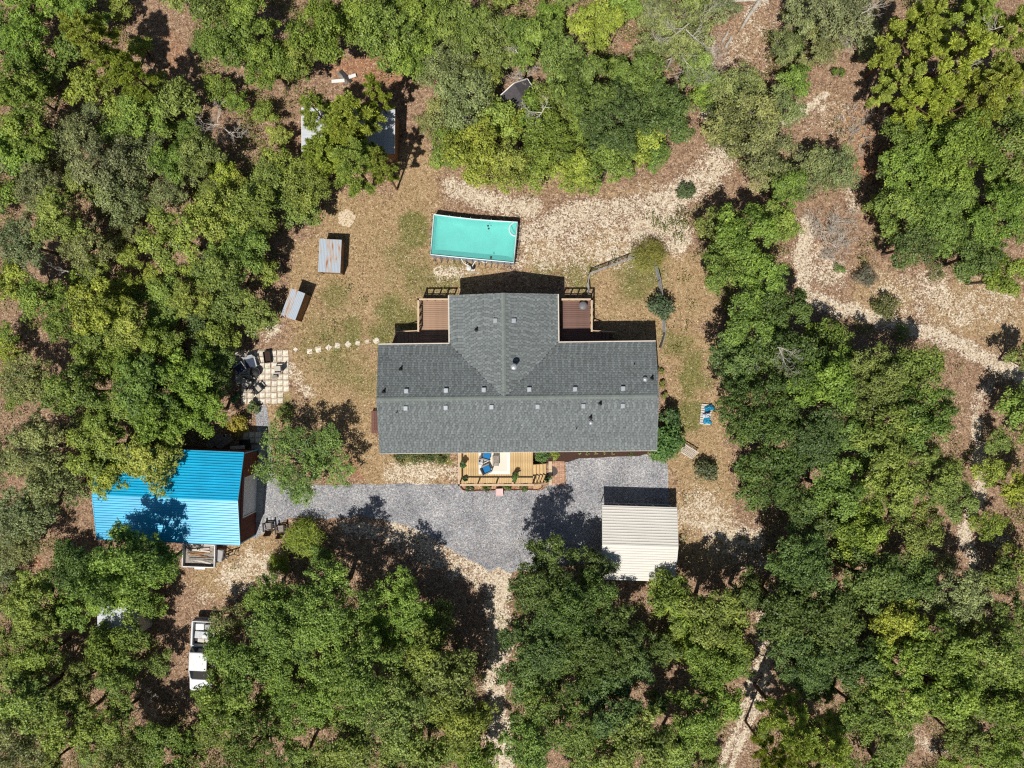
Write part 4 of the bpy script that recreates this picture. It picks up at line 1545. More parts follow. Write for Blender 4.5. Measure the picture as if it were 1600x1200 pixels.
def potted(name, label, px, py, z, pot_m, pr, ph, pl_r, pl_h, col, seed):
    p = at(px, py, z + ph)
    t = thing(name, label, 'potted plant', (p.x, p.y, z))
    MB().lathe(0, 0, [(pr * .7, 0), (pr, ph - .05), (pr * 1.08, ph - .04), (pr * 1.08, ph), (pr * .9, ph), (pr * .85, ph - .06)], 16).build('pot', M[pot_m], t)
    o = link('foliage', plant_mesh('foliage', pl_r, pl_h, 320, .16, .07, seed), t, (0, 0, ph - .05))
    o.color = col
    return t


GR1, GR2, GR3 = (0.109, 0.203, 0.041, 1), (0.072, 0.152, 0.043, 1), (0.189, 0.232, 0.051, 1)
potted('potted_palm', 'leafy green plant in a black pot against the front deck rail', 803, 745, ZD, 'black', .2, .4, .45, .7, GR1, 31)
potted('planter_urn', 'tall pale grey planter with dark plant at the end of the front deck', 723, 726, ZD, 'grey_pot', .24, .6, .3, .45, GR2, 32)
potted('small_pot', 'small black pot in the corner of the front deck by two rails', 727, 749, ZD, 'black', .12, .2, .2, .3, GR1, 33)
potted('small_pot', 'black urn with dark plant at the foot of the front stair', 856, 747, 0, 'black', .2, .4, .3, .5, GR2, 34)
x0, x1, y0, y1 = rect_px(857, 720.5, 883, 758, 0)
BP = thing('brick_patio', 'small brick-paved landing at the foot of the front stair', 'patio', ((x0 + x1) / 2, (y0 + y1) / 2, 0))
bm = MB().bbox(0, 0, .03, .2, .098, .06, .008).mesh('brick', M['brick'])
bw, bh = (x1 - x0 - .33), (y1 - y0)
nx_, ny_ = int(bw / .21), int(bh / .108)
for i in range(nx_):
    for j in range(ny_):
        bas = ((i // 1) + (j // 2)) % 2
        xx, yy = -bw / 2 + .33 / 2 + .105 + i * .21, -bh / 2 + .054 + j * .108
        link('brick', bm, BP, (xx + R.gauss(0, .004), yy + R.gauss(0, .004), R.uniform(-.006, .004)), R.gauss(0, .015))
for k in range(3):
    MB().bbox(-(x1 - x0) / 2 + .15, -bh / 2 + bh / 6 + k * bh / 3, .06, .3, bh / 3 - .012, .12, .01).build('step_stone', M['beige_stone'], BP)
q = at(862.7, 736.5, .07)
hm = [(0, -.42)] + [(.5 * math.sin(t) * .96, -.42 * math.cos(t)) for t in np.linspace(0, math.pi, 18)[1:-1]] + [(0, .42)]
tag(MB().prism([(float(a), float(b)) for a, b in hm], 0, .02).build('door_mat', M['mat_dark'], None, (q.x, q.y, .062)), 'dark half-round door mat lying on the brick landing', 'door mat')
# bed in front of the deck: edging, cobbles, shrubs
eb = MB()
epts = [at(x, y, .08) for x, y in ((719.5, 757), (720, 761), (724, 765.5), (732, 767), (760, 766), (800, 765.3), (838, 765), (844, 763.5), (847.5, 760), (848.5, 755))]
for p0, p1 in zip(epts[:-1], epts[1:]):
    d = p1 - p0
    eb.box((p0.x + p1.x) / 2, (p0.y + p1.y) / 2, .07, d.length + .03, .06, .14, math.atan2(d.y, d.x))
GB = thing('garden_bed', 'narrow planted bed with dark red edging and stones below the front deck', 'garden bed', (0, 0, 0))
eb.build('edging', M['edging'], GB)
bedp = [tuple(at(x, y)[:2]) for x, y in ((720, 757), (721, 762), (725, 765), (733, 766.3), (838, 764.5), (844, 762.5), (847, 759), (848, 756))]
MB().prism(bedp, .0, .03).build('soil', mat('bed_soil', lin(196, 160, 120), .95, scale=14, col2=lin(120, 84, 60), bump=.5), GB)
cb = MB().lathe(0, 0, [(.02, -.03), (.085, 0), (.075, .045), (.03, .07)], 8).mesh('cobble', M['cobble'])
for k in range(70):
    p = at(R.uniform(834, 846), R.uniform(757, 763.5))
    o = link('cobble', cb, GB, (p.x, p.y, .03), R.random() * 6)
    o.scale = (R.uniform(.7, 1.3), R.uniform(.6, 1), 1)
for k in range(50):
    p = at(R.uniform(724, 832), R.uniform(758, 765))
    o = link('cobble', cb, GB, (p.x, p.y, .025), R.random() * 6)
    o.scale = (R.uniform(.5, 1.1), R.uniform(.5, .9), .8)
for k, (x, lb) in enumerate(((734, 'first bed shrub below the front deck, next to its corner post'), (761, 'second bed shrub below the front deck, nearer the rug end'), (792, 'third bed shrub below the front deck, next to the pale pink slab'), (818, 'fourth bed shrub below the front deck, nearest the stair'))):
    shrub('bed_shrub', 'rounded green ' + lb, x, 762, .42, .5, GR1 if k else GR2, 420, .1, .06, 40 + k, group='shrubs in the front deck bed')
q = at(780.5, 769, .25)
pk = thing('planter_trough', 'pale pink square stone trough standing on gravel before the front deck', 'planter', (q.x, q.y, 0), .05)
for sx, sy, lx, ly in ((-.27, 0, .07, .62), (.27, 0, .07, .62), (0, -.275, .47, .07), (0, .275, .47, .07)):
    MB().box(sx, sy, .18, lx, ly, .36).build('side_panel', M['pink'], pk)
MB().box(0, 0, .165, .47, .48, .33).build('fill', M['pink'], pk)
# plants by the walls
fnd = [(625, 713, .8, .8, 'olive-green foundation shrub at the house corner, first in the row below the eave'), (648, 713, .8, .8, 'olive-green foundation shrub, second in the row below the eave'), (668, 712, .7, .7, 'brownish olive foundation shrub, third in the row below the eave'), (690, 714, .8, .6, 'brighter green foundation shrub below the eave, next to the front deck')]
for k, (x, y, r, h, lb) in enumerate(fnd):
    shrub('foundation_shrub', lb, x, y, r, h, (0.102, 0.123, 0.043, 1) if k < 3 else GR1, 600, .12, .07, 60 + k, group='foundation shrubs by the lawn side eave')
shrub('foundation_shrub', 'bright green leafy shrub between the front deck and the brick landing', 846, 711, .75, .9, (0.087, 0.232, 0.043, 1), 700, .18, .08, 65)
shrub('foundation_shrub', 'yellow-green grassy clump in the mulch bed above the brick landing', 866, 711, .5, .5, (0.290, 0.319, 0.058, 1), 400, .25, .04, 66)
for k, x in enumerate((905, 918, 931, 945, 958, 985)):
    shrub('bed_plant', ('tiny pale plant in the mulch bed, %s from the brick landing' % ('first', 'second', 'third', 'fourth', 'fifth', 'last')[k]) if k < 5 else 'small green plant in the mulch bed, at its far end by the big bush', x, 708.5, .18 if k < 5 else .35, .2, (0.246, 0.246, 0.102, 1) if k < 5 else GR1, 90, .1, .05, 70 + k, group='small plants in the mulch bed', stem=False)
for k, (x, y) in enumerate(((1034, 600), (1036, 618), (1032, 580))):
    shrub('wall_fern', ('low bright green plant by the house end wall, nearest the big bush', 'low bright green plant by the house end wall, middle of three', 'low bright green plant by the house end wall, furthest from the big bush')[(1, 0, 2)[k]], x, y, .38, .5, (0.174, 0.275, 0.043, 1), 240, .15, .06, 80 + k, group='low plants along the end wall')

# ------------------------------------------------------------------ fence of the small run
fpts = [(918.5, 460), (917, 443), (920, 429.5), (948, 419), (978, 407.5), (1002, 402), (1022, 418), (1028, 440), (1031, 462), (1034, 500), (1036, 522), (1030, 543)]
FE = thing('wire_fence', 'low grey wire fence on thin posts round the small yard beside the back deck', 'fence', (0, 0, 0))
fg = [at(x, y, 0) for x, y in fpts]
wires = MB()
for i, (p0, p1) in enumerate(zip(fg[:-1], fg[1:])):
    L_ = (p1 - p0).length
    d = (p1 - p0).normalized()
    MB().box(p0.x, p0.y, .56, .08, .08, 1.12).build('fence_post', M['grey_wood'], FE)
    for zz in (.1, .22, .34, .46, .58, .7, .82, .94, 1.04):
        wires.box((p0.x + p1.x) / 2, (p0.y + p1.y) / 2, zz, L_, .014, .02, math.atan2(d.y, d.x))
    for k in range(1, int(L_ / .12)):
        q = p0 + d * (k * .12)
        wires.box(q.x, q.y, .57, .012, .018, .95, math.atan2(d.y, d.x))
    MB().box((p0.x + p1.x) / 2, (p0.y + p1.y) / 2, 1.09, L_ - .09, .07, .05, math.atan2(d.y, d.x)).build('top_rail', M['grey_wood'], FE)
MB().box(fg[-1].x, fg[-1].y, .56, .08, .08, 1.12).build('fence_post', M['grey_wood'], FE)
wires.build('wire_mesh', M['galv'], FE)['kind'] = 'stuff'

# ------------------------------------------------------------------ pallet with tarpaulins, lattice panel
q = at(1103, 647.5, .15)
PL = thing('pallet', 'pale wooden pallet lying on grass by the edge of the dark oaks', 'pallet', (q.x, q.y, 0), math.radians(-6))
for i in range(9):
    MB().box(0, -.8 + i * .2, .13, .92, .15, .022).build('slat', M['lattice'], PL)
for sx in (-1, 0, 1):
    MB().box(sx * .42, 0, .06, .08, 1.76, .11).build('runner', M['grey_wood'], PL)


def crumple(name, label, px, py, z, sx, sy, sz, m, seed, rz=0):
    rng = np.random.default_rng(seed)
    b = MB()
    nn = 13
    vs, fs = [], []
    for j in range(nn):
        for i in range(nn):
            u, v = i / (nn - 1) * 2 - 1, j / (nn - 1) * 2 - 1
            d = max(abs(u), abs(v))
            h = sz * max(0, 1 - d ** 3) * (.6 + .6 * rng.random()) if d < .99 else 0
            k_ = 1 + .15 * math.sin(3 * math.atan2(v, u) + seed)
            vs.append((u * sx / 2 * k_, v * sy / 2 * k_, h))
    for j in range(nn - 1):
        for i in range(nn - 1):
            a = j * nn + i
            fs.append((a, a + 1, a + nn + 1, a + nn))
    b.add(vs, fs)
    p = at(px, py, z)
    return tag(b.build(name, m, None, (p.x, p.y, z), rz), label, 'tarpaulin')


crumple('tarpaulin', 'bright turquoise crumpled tarpaulin at the end of the pallet next to the trees', 1108, 638, .146, .85, .55, .3, M['tarp'], 3, .4)
crumple('tarpaulin', 'blue and pale crumpled sheet at the lower end of the pallet', 1105, 657, .146, .65, .6, .25, M['tarp'], 4, .1)
crumple('tarpaulin', 'pale crumpled sheet in the middle of the pallet', 1103, 649, .146, .6, .45, .3, M['tarp_white'], 5, .2)
crumple('tarpaulin', 'small dark navy bundle between the turquoise and the pale sheet on the pallet', 1106, 643.5, .146, .5, .28, .32, M['tarp_navy'], 6, .5)
LT = thing('lattice_panel', 'pale wooden lattice panel leaning near the big bush at the house corner', 'lattice', (at(1072, 710).x, at(1072, 710).y, 0), math.radians(-31))
lm = MB()
for k in range(12):
    MB().box(-.62 + k * .113, .3, .32, .032, .95, .012, 0, .5, .72).build('slat', M['lattice'], LT)
for k in range(8):
    tt = -.42 + k * .12
    MB().box(0, .3 + tt * math.cos(.72), .336 + tt * math.sin(.72), 1.32, .032, .012, 0, .5, .72).build('slat', M['lattice'], LT)
MB().box(0, .3 - .47 * math.cos(.72), .33 - .47 * math.sin(.72), 1.4, .06, .05).build('bottom_edge', M['lattice'], LT)
MB().box(0, .3 + .47 * math.cos(.72), .33 + .47 * math.sin(.72), 1.4, .06, .05).build('top_edge', M['lattice'], LT)
for s in (-1, 1):
    MB().box(s * .6, .66, .29, .06, .06, .6).build('prop', M['grey_wood'], LT)

# ------------------------------------------------------------------ adirondack chairs by the garage
for (x, y), lb in (((419.5, 824), 'dark brown slatted garden chair on the gravel edge, the one closer to the garage door'), ((438.5, 828), 'dark brown slatted garden chair on the gravel edge, the one closer to the grassy bush')):
    q = at(x, y, .4)
    t = thing('garden_chair', lb, 'chair', (q.x, q.y, .012), math.radians(4), 'garden chairs by the garage')
    for sx in (-1, 1):
        MB().box(sx * .34, .34, .3, .06, .1, .6).build('leg', M['chair_wood'], t)
        MB().box(sx * .34, -.3, .22, .06, .1, .44).build('leg', M['chair_wood'], t)
        MB().box(sx * .36, .06, .61, .14, .78, .035).build('armrest', M['black'], t)
    for k in range(5):
        MB().box(0, .3 - k * .125, .38 - k * .03, .62, .11, .025).build('seat_slat', M['wicker'], t)
    for k in range(5):
        MB().box(-.25 + k * .125, -.46, .66, .11, .025, .9 - .04 * abs(k - 2), 0, .5, .38).build('back_slat', M['chair_wood'], t)


# ------------------------------------------------------------------ pickup truck
def truck():
    q = at(315.5, 1027, 1.0)
    t = thing('pickup_truck', 'white pickup truck with loaded bed, parked half under the oaks', 'truck', (q.x, q.y, 0), math.radians(177.3))
    Wd = 1.98
    # local +y is the front; the tail stands at -y
    b = MB()
    prof = [(-3.0, .95), (-3.0, 1.05), (-.95, 1.08)]
    hw = Wd / 2
    # cab and hood as a lofted shell
    secs = [(-.95, .5, hw, 1.10), (-.4, .5, hw, 1.12), (.9, .5, hw, 1.12), (1.5, .5, hw, 1.1), (2.7, .5, hw * .97, 1.0), (2.95, .55, hw * .9, .85)]
    vs, fs = [], []
    for y, z0, w_, z1 in secs:
        vs += [(-w_ * .96, y, z0), (-w_, y, (z0 + z1) / 2), (-w_ * .97, y, z1 - .06), (-w_ * .9, y, z1), (w_ * .9, y, z1), (w_ * .97, y, z1 - .06), (w_, y, (z0 + z1) / 2), (w_ * .96, y, z0)]
    for i in range(len(secs) - 1):
        for k in range(8):
            j = (k + 1) % 8
            fs.append((i * 8 + k, i * 8 + j, (i + 1) * 8 + j, (i + 1) * 8 + k))
    fs += [tuple(range(7, -1, -1)), tuple(range(len(secs) * 8 - 8, len(secs) * 8))]
    b.add(vs, fs)
    b.build('body', M['truck_paint'], t)
    # bed: floor, sides, headboard, tailgate
    MB().box(0, -1.98, .68, Wd - .2, 2.04, .06).build('bed_floor', M['charcoal'], t)
    for s in (-1, 1):
        MB().bbox(s * (hw - .08), -1.98, .8, .16, 2.04, .6, .03).build('bed_side', M['truck_paint'], t)
    MB().bbox(0, -3.02, .82, Wd - .06, .09, .56, .02).build('tailgate', M['truck_paint'], t)
    MB().box(0, -.99, .92, Wd - .34, .07, .4).build('bed_headboard', M['truck_paint'], t)
    # cab: glass house with roof
    g = MB()
    lo = [(-.86, -.88), (.86, -.88), (.86, 1.75), (-.86, 1.75)]
    hi = [(-.72, -.66), (.72, -.66), (.72, .82), (-.72, .82)]
    vs = [(x, y, 1.1) for x, y in lo] + [(x, y, 1.72) for x, y in hi]
    g.add(vs, [(0, 1, 5, 4), (1, 2, 6, 5), (2, 3, 7, 6), (3, 0, 4, 7)])
    g.build('glass', M['glass'], t)
    MB().bbox(0, .08, 1.745, 1.52, 1.55, .07, .05).build('cab_roof', M['truck_paint'], t)
    pl = MB()
    for (x0, y0), (x1, y1) in zip(lo, hi):
        pl.tube([(x0, y0, 1.09), (x1, y1, 1.73)], .045, 6)
    pl.tube([(-.86, .2, 1.1), (-.7, .1, 1.73)], .04, 6).tube([(.86, .2, 1.1), (.7, .1, 1.73)], .04, 6)
    pl.build('pillar', M['truck_paint'], t)
    MB().bbox(0, 2.3, 1.06, 1.5, .98, .07, .04).build('hood', M['truck_paint'], t)
    MB().box(0, 1.79, 1.125, 1.5, .1, .02).build('cowl', M['black'], t)
    MB().bbox(0, 3.0, .55, Wd - .1, .16, .24, .03).build('bumper', M['galv'], t)
    MB().bbox(0, -3.13, .55, Wd - .1, .14, .2, .03).build('bumper', M['galv'], t)
    for s in (-1, 1):
        MB().bbox(s * 1.12, 1.0, 1.22, .2, .1, .18, .03).build('mirror', M['black'], t)
        MB().bbox(s * .78, 2.93, .8, .3, .08, .18, .02).build('headlight', M['glass'], t)
        MB().bbox(s * .9, -3.06, .85, .12, .04, .34, .01).build('tail_light', M['edging'], t)
        for yy in (-1.95, 1.95):
            w_ = MB()
            w_.tube([(s * .98, yy, .38), (s * .74, yy, .38)], .38, 18)
            ty = w_.build('tyre', M['rubber'], t)
            MB().tube([(s * .992, yy, .38), (s * .96, yy, .38)], .22, 14).build('rim', M['galv'], ty)
    # load
    ca, sa = math.cos(t.rotation_euler.z), math.sin(t.rotation_euler.z)

    def put(x, y):
        return (q.x + x * ca - y * sa, q.y + x * sa + y * ca, .711)
    for k, (x, y, sx, sy, sz, m_, lb) in enumerate(((.25, -2.6, .7, .5, .42, 'white_paint', 'white box in the truck bed, against the tailgate'), (-.35, -2.55, .45, .4, .3, 'grey_pot', 'small grey box in the truck bed corner at the tailgate'), (.05, -1.95, 1.1, .6, .5, 'rust_white', 'long pale appliance lying across the truck bed'), (-.1, -1.42, 1.0, .3, .36, 'lattice', 'stacked pale planks in the truck bed against the cab'))):
        o = MB().bbox(0, 0, sz / 2, sx, sy, sz, .02).build('load_box', M[m_], None, put(x, y), t.rotation_euler.z + R.uniform(-.08, .08))
        tag(o, lb, 'box')
    pp = put(-.25, -1.9)
    tag(MB().lathe(0, 0, [(.13, 0), (.16, .1), (.16, .14), (.06, .17)], 16).build('round_tub', M['white_paint'], None, (pp[0], pp[1], 1.212)), 'round white tub on the pale appliance in the truck bed', 'tub')


truck()

# ------------------------------------------------------------------ utility trailer below the garage
q = at(313, 867, .6)
UT = thing('utility_trailer', 'white-railed utility trailer loaded with scrap boards, beside the garage wall', 'trailer', (q.x, q.y, 0), math.radians(-2))
TW, TL = 1.9, 2.7
MB().box(0, 0, .55, TL, TW, .06).build('bed', M['grey_wood'], UT)
for s in (-1, 1):
    MB().box(0, s * TW / 2, .92, TL, .07, .06).build('top_rail', M['white_paint'], UT)
    MB().box(s * TL / 2, 0, .92, .07, TW + .07, .06).build('top_rail', M['white_paint'], UT)
    MB().box(0, s * TW / 2, .7, TL, .05, .3).build('side_panel', M['white_metal'], UT)
    MB().box(s * TL / 2, 0, .7, .05, TW - .06, .3).build('side_panel', M['white_metal'], UT)
    MB().bbox(0, s * (TW / 2 + .16), .62, .9, .24, .07, .02).build('fender', M['white_metal'], UT)
    ty = MB().tube([(0, s * (TW / 2 + .26), .32), (0, s * (TW / 2 + .06), .32)], .32, 16).build('tyre', M['rubber'], UT)
    MB().tube([(0, s * (TW / 2 + .272), .32), (0, s * (TW / 2 + .25), .32)], .17, 12).build('rim', M['galv'], ty)
    MB().tube([(TL / 2, s * .6, .5), (TL / 2 + 1.1, 0, .46)], .05, 6).build('tongue', M['black'], UT)
    for k in range(4):
        MB().box(-TL / 2 + .05 + k * (TL - .1) / 3, s * (TW / 2 + .01), .72, .06, .06, .4).build('stake', M['white_paint'], UT)
for k in range(9):
    yy = -.55 + k * .13
    o = MB().box(0, 0, 0, R.uniform(1.5, 2.2), R.uniform(.08, .16), .035).build('scrap_board', M[R.choice(('old_wood', 'lattice', 'grey_wood'))], None)
    wp = Matrix.Translation(UT.location) @ Matrix.Rotation(UT.rotation_euler.z, 4, 'Z') @ Vector((R.uniform(-.25, .2), yy, .6 + .037 * (k % 3)))
    o.location = wp
    o.rotation_euler = (0, 0, UT.rotation_euler.z + R.uniform(-.3, .12))
    tag(o, 'weathered loose board in the white-railed trailer, %s from its lower rail' % ('first', 'second', 'third', 'fourth', 'fifth', 'sixth', 'seventh', 'eighth', 'ninth')[k], 'board', 'scrap boards in the trailer')
q = at(341, 867, .3)
tag(MB().bbox(0, 0, .28, .75, 1.05, .56, .06).build('storage_bin', M['grey_pot'], None, (q.x + .1, q.y, 0), math.radians(-10)), 'grey storage bin standing at the front of the trailer', 'bin')
q = at(360, 867, .4)
sh_ = thing('sawhorse', 'black metal sawhorse at the garage corner, beyond the trailer', 'sawhorse', (q.x, q.y, 0), .3)
MB().box(0, 0, .7, 1.1, .08, .08).build('beam', M['black'], sh_)
for sx in (-1, 1):
    for sy in (-1, 1):
        MB().tube([(sx * .42, 0, .68), (sx * .5, sy * .35, 0)], .03, 6).build('leg', M['black'], sh_)

# ------------------------------------------------------------------ things in the shade behind the garage
for k, (x0, y0, x1, y1, lb, w_) in enumerate(((324, 698, 344, 681, 'dark weathered pallet leaning behind the garage, further from the buckets', .7), (340, 699, 358, 684, 'dark weathered pallet leaning behind the garage, next to the buckets', .6))):
    p0, p1 = at(x0, y0, .35), at(x1, y1, .9)
    t = thing('leaning_pallet', lb, 'pallet', ((p0.x + p1.x) / 2, (p0.y + p1.y) / 2, 0), math.atan2(p1.y - p0.y, p1.x - p0.x), 'pallets behind the garage')
    L_ = (p1 - p0).length
    for i in range(7):
        MB().box(-L_ / 2 + (i + .5) * L_ / 7, 0, .35 + .2 * i / 7, L_ / 7 - .03, w_, .03).build('slat', M['grey_wood'], t)
    for s in (-1, 1):
        MB().box(0, s * w_ / 2.3, .42, L_, .06, .09, 0, .5, 0, -.13).build('runner', M['old_wood'], t)
        MB().box(L_ / 2 - .1, s * w_ / 2.3, .25, .07, .05, .5).build('prop', M['old_wood'], t)
for x, lb in ((350, 'round white bucket behind the garage, next to the pallets'), (357.3, 'round white bucket behind the garage, on the paver side')):
    q = at(x, 681, .3)
    t = thing('bucket', lb, 'bucket', (q.x, q.y, 0), 0, 'buckets behind the garage')
    MB().lathe(0, 0, [(.14, 0), (.18, .38), (.19, .4), (.165, .4), (.13, .05)], 14).build('tub', M['white_paint'], t)
    MB().lathe(0, 0, [(.1, .36), (.02, .365)], 10).build('contents', M['charcoal'], t)
q = at(382, 693, .4)
bx = thing('log_box', 'black open box standing by the garage corner next to the paver pad', 'box', (q.x, q.y, 0))
for sx, sy, lx, ly in ((-.34, 0, .05, .62), (.34, 0, .05, .62), (0, -.3, .63, .05), (0, .3, .63, .05)):
    MB().box(sx, sy, .3, lx, ly, .6).build('side_panel', M['black'], bx)
MB().box(0, 0, .1, .62, .54, .1).build('floor_panel', M['charcoal'], bx)
q = at(371, 699.5, .6)
tag(MB().bbox(0, 0, .35, 1.2, .3, .7, .03, 0).build('work_bench', M['lattice'], None, (q.x, q.y, 0), .08), 'narrow pale bench against the back wall of the garage', 'bench')

# ------------------------------------------------------------------ sheds in the woods
SZ0, SZ1 = 2.45, 2.75
cs = [at(473, 168, SZ1), at(618, 171, SZ1), at(614, 240, SZ0), at(471, 237, SZ0)]
sc_ = sum(cs, Vector()) / 4
SH = thing('metal_shed', 'long white-roofed metal shed mostly hidden under the pines', 'shed', (sc_.x, sc_.y, 0), math.radians(-1.2))
sl, sd = (cs[1] - cs[0]).length, (cs[0] - cs[3]).length
b = MB()
for k in range(9):
    x0 = -sl / 2 + k * sl / 9
    w_ = sl / 9
    P_ = [(x0, 0), (x0 + w_ - .06, 0), (x0 + w_ - .045, .03), (x0 + w_ - .015, .03), (x0 + w_, 0)]
    o = MB()
    for (xa, za), (xb, zb) in zip(P_[:-1], P_[1:]):
        o.add([(xa, -sd / 2, SZ0 + za), (xb, -sd / 2, SZ0 + zb), (xb, sd / 2, SZ1 + zb), (xa, sd / 2, SZ1 + za)], [(0, 1, 2, 3)])
    o.build('roof_sheet', M['white_roof'], SH)
w_ = MB()
for s in (-1, 1):
    w_.box(s * (sl / 2 - .08), 0, SZ0 / 2 - .02, .06, sd - .22, SZ0 - .05)
    w_.box(0, s * (sd / 2 - .08), SZ0 / 2 - .02, sl - .24, .06, SZ0 - .05)
w_.build('wall', M['old_wood'], SH)
MB().box(sl / 2 + .02, 0, SZ0 + .1, .04, sd, .1, 0, .5, math.atan2(SZ1 - SZ0, sd)).build('fascia', M['white_paint'], SH)
MB().box(-sl / 2 - .02, 0, SZ0 + .1, .04, sd, .1, 0, .5, math.atan2(SZ1 - SZ0, sd)).build('fascia', M['white_paint'], SH)
d_ = MB().box(0, 0, 1.0, .9, .05, 2.0).build('door', M['white_paint'], SH, (2.2, sd / 2 - .02, 0))
MB().box(.35, .04, 1, .05, .06, .12).build('handle', M['black'], d_)
q = at(593, 155, .5)
LD = thing('step_ladder', 'black step stand with pale treads in shade behind the long metal shed', 'ladder', (q.x, q.y, 0), .05)
for i in range(4):
    MB().box(0, .45 - i * .28, .78 - .2 * i, .46, .16 if i else .34, .03).build('tread', M['grey_pot'], LD)
for s in (-1, 1):
    MB().tube([(s * .25, .5, .8), (s * .25, -.5, .04)], .03, 6).build('side_rail', M['black'], LD)
    MB().tube([(s * .25, .5, .78), (s * .25, .62, 0)], .03, 6).build('leg', M['black'], LD)

# dark gabled hut
hutr = math.radians(32)
q = at(813, 150, 2.3)
HT = thing('gabled_hut', 'small dark gabled hut with white gable trim among the oaks', 'hut', (q.x, q.y, 0), hutr)
hl, hw_, he, hr_ = 1.95, 1.3, 2.0, 2.7
for s in (-1, 1):
    b = MB()
    kk = math.atan2(hr_ - he, hw_)
    n_ = 9
    L_ = math.hypot(hw_, hr_ - he)
    for i in range(n_):
        d0, d1 = i * L_ / n_, (i + 1.15) * L_ / n_
        d1 = min(d1, L_)
        x0, z0 = s * (hw_ - d0 * math.cos(kk)), he + d0 * math.sin(kk) + .02
        x1, z1 = s * (hw_ - d1 * math.cos(kk)), he + d1 * math.sin(kk) + .004
        f_ = [(x0, -hl / 2, z0), (x0, hl / 2, z0), (x1, hl / 2, z1), (x1, -hl / 2, z1)]
        b.add(f_, [(0, 1, 2, 3) if s < 0 else (3, 2, 1, 0)][:1] if s < 0 else [(0, 3, 2, 1)])
    b.build('roof_slope', M['hut_roof'], HT)
    for e in (-1, 1):
        MB().box(s * hw_ / 2, e * (hl / 2 + .03), (he + hr_) / 2, math.hypot(hw_, hr_ - he), .07, .16, 0, .5, 0, s * kk).build('gable_trim', M['white_paint'], HT)
    MB().box(s * (hw_ + .03), 0, he - .02, .06, hl, .1).build('eave_trim', M['white_paint'], HT)
w_ = MB()
for s in (-1, 1):
    w_.box(s * (hw_ - .15), 0, he / 2, .06, hl - .4, he - .02)
w_.box(0, hl / 2 - .2, he / 2, 2 * hw_ - .4, .06, he - .02)
w_.box(0, -hl / 2 + .5, he / 2, 2 * hw_ - .4, .06, he - .02)
w_.build('wall', M['barn_red'], HT)
MB().box(0, -hl / 2 + .46, .9, .8, .05, 1.8).build('door', M['white_paint'], HT)
MB().box(0, -hl / 2 - .5, .1, 2 * hw_, 1.6, .12).build('porch_floor', M['grey_wood'], HT)

# pale shed by the truck
q = at(184, 948, 2.3)
WS = thing('white_shed', 'pale grey-white shed roof under the oaks, across the bare soil from the truck', 'shed', (q.x, q.y, 0), math.radians(-1))
wl_, wd_ = 3.4, 4.9
for k in range(5):
    x0 = -wl_ / 2 + k * wl_ / 5
    w_ = wl_ / 5
    o = MB()
    P_ = [(x0, 0), (x0 + w_ - .06, 0), (x0 + w_ - .045, .03), (x0 + w_ - .015, .03), (x0 + w_, 0)]
    for (xa, za), (xb, zb) in zip(P_[:-1], P_[1:]):
        o.add([(xa, -wd_ / 2, 2.2 + za), (xb, -wd_ / 2, 2.2 + zb), (xb, wd_ / 2, 2.4 + zb), (xa, wd_ / 2, 2.4 + za)], [(0, 1, 2, 3)])
    o.build('roof_sheet', M['white_roof'], WS)
w_ = MB()
for s in (-1, 1):
    w_.box(s * (wl_ / 2 - .08), 0, 1.08, .06, wd_ - .22, 2.16)
    w_.box(0, s * (wd_ / 2 - .08), 1.08, wl_ - .24, .06, 2.16)
w_.build('wall', M['siding'], WS)


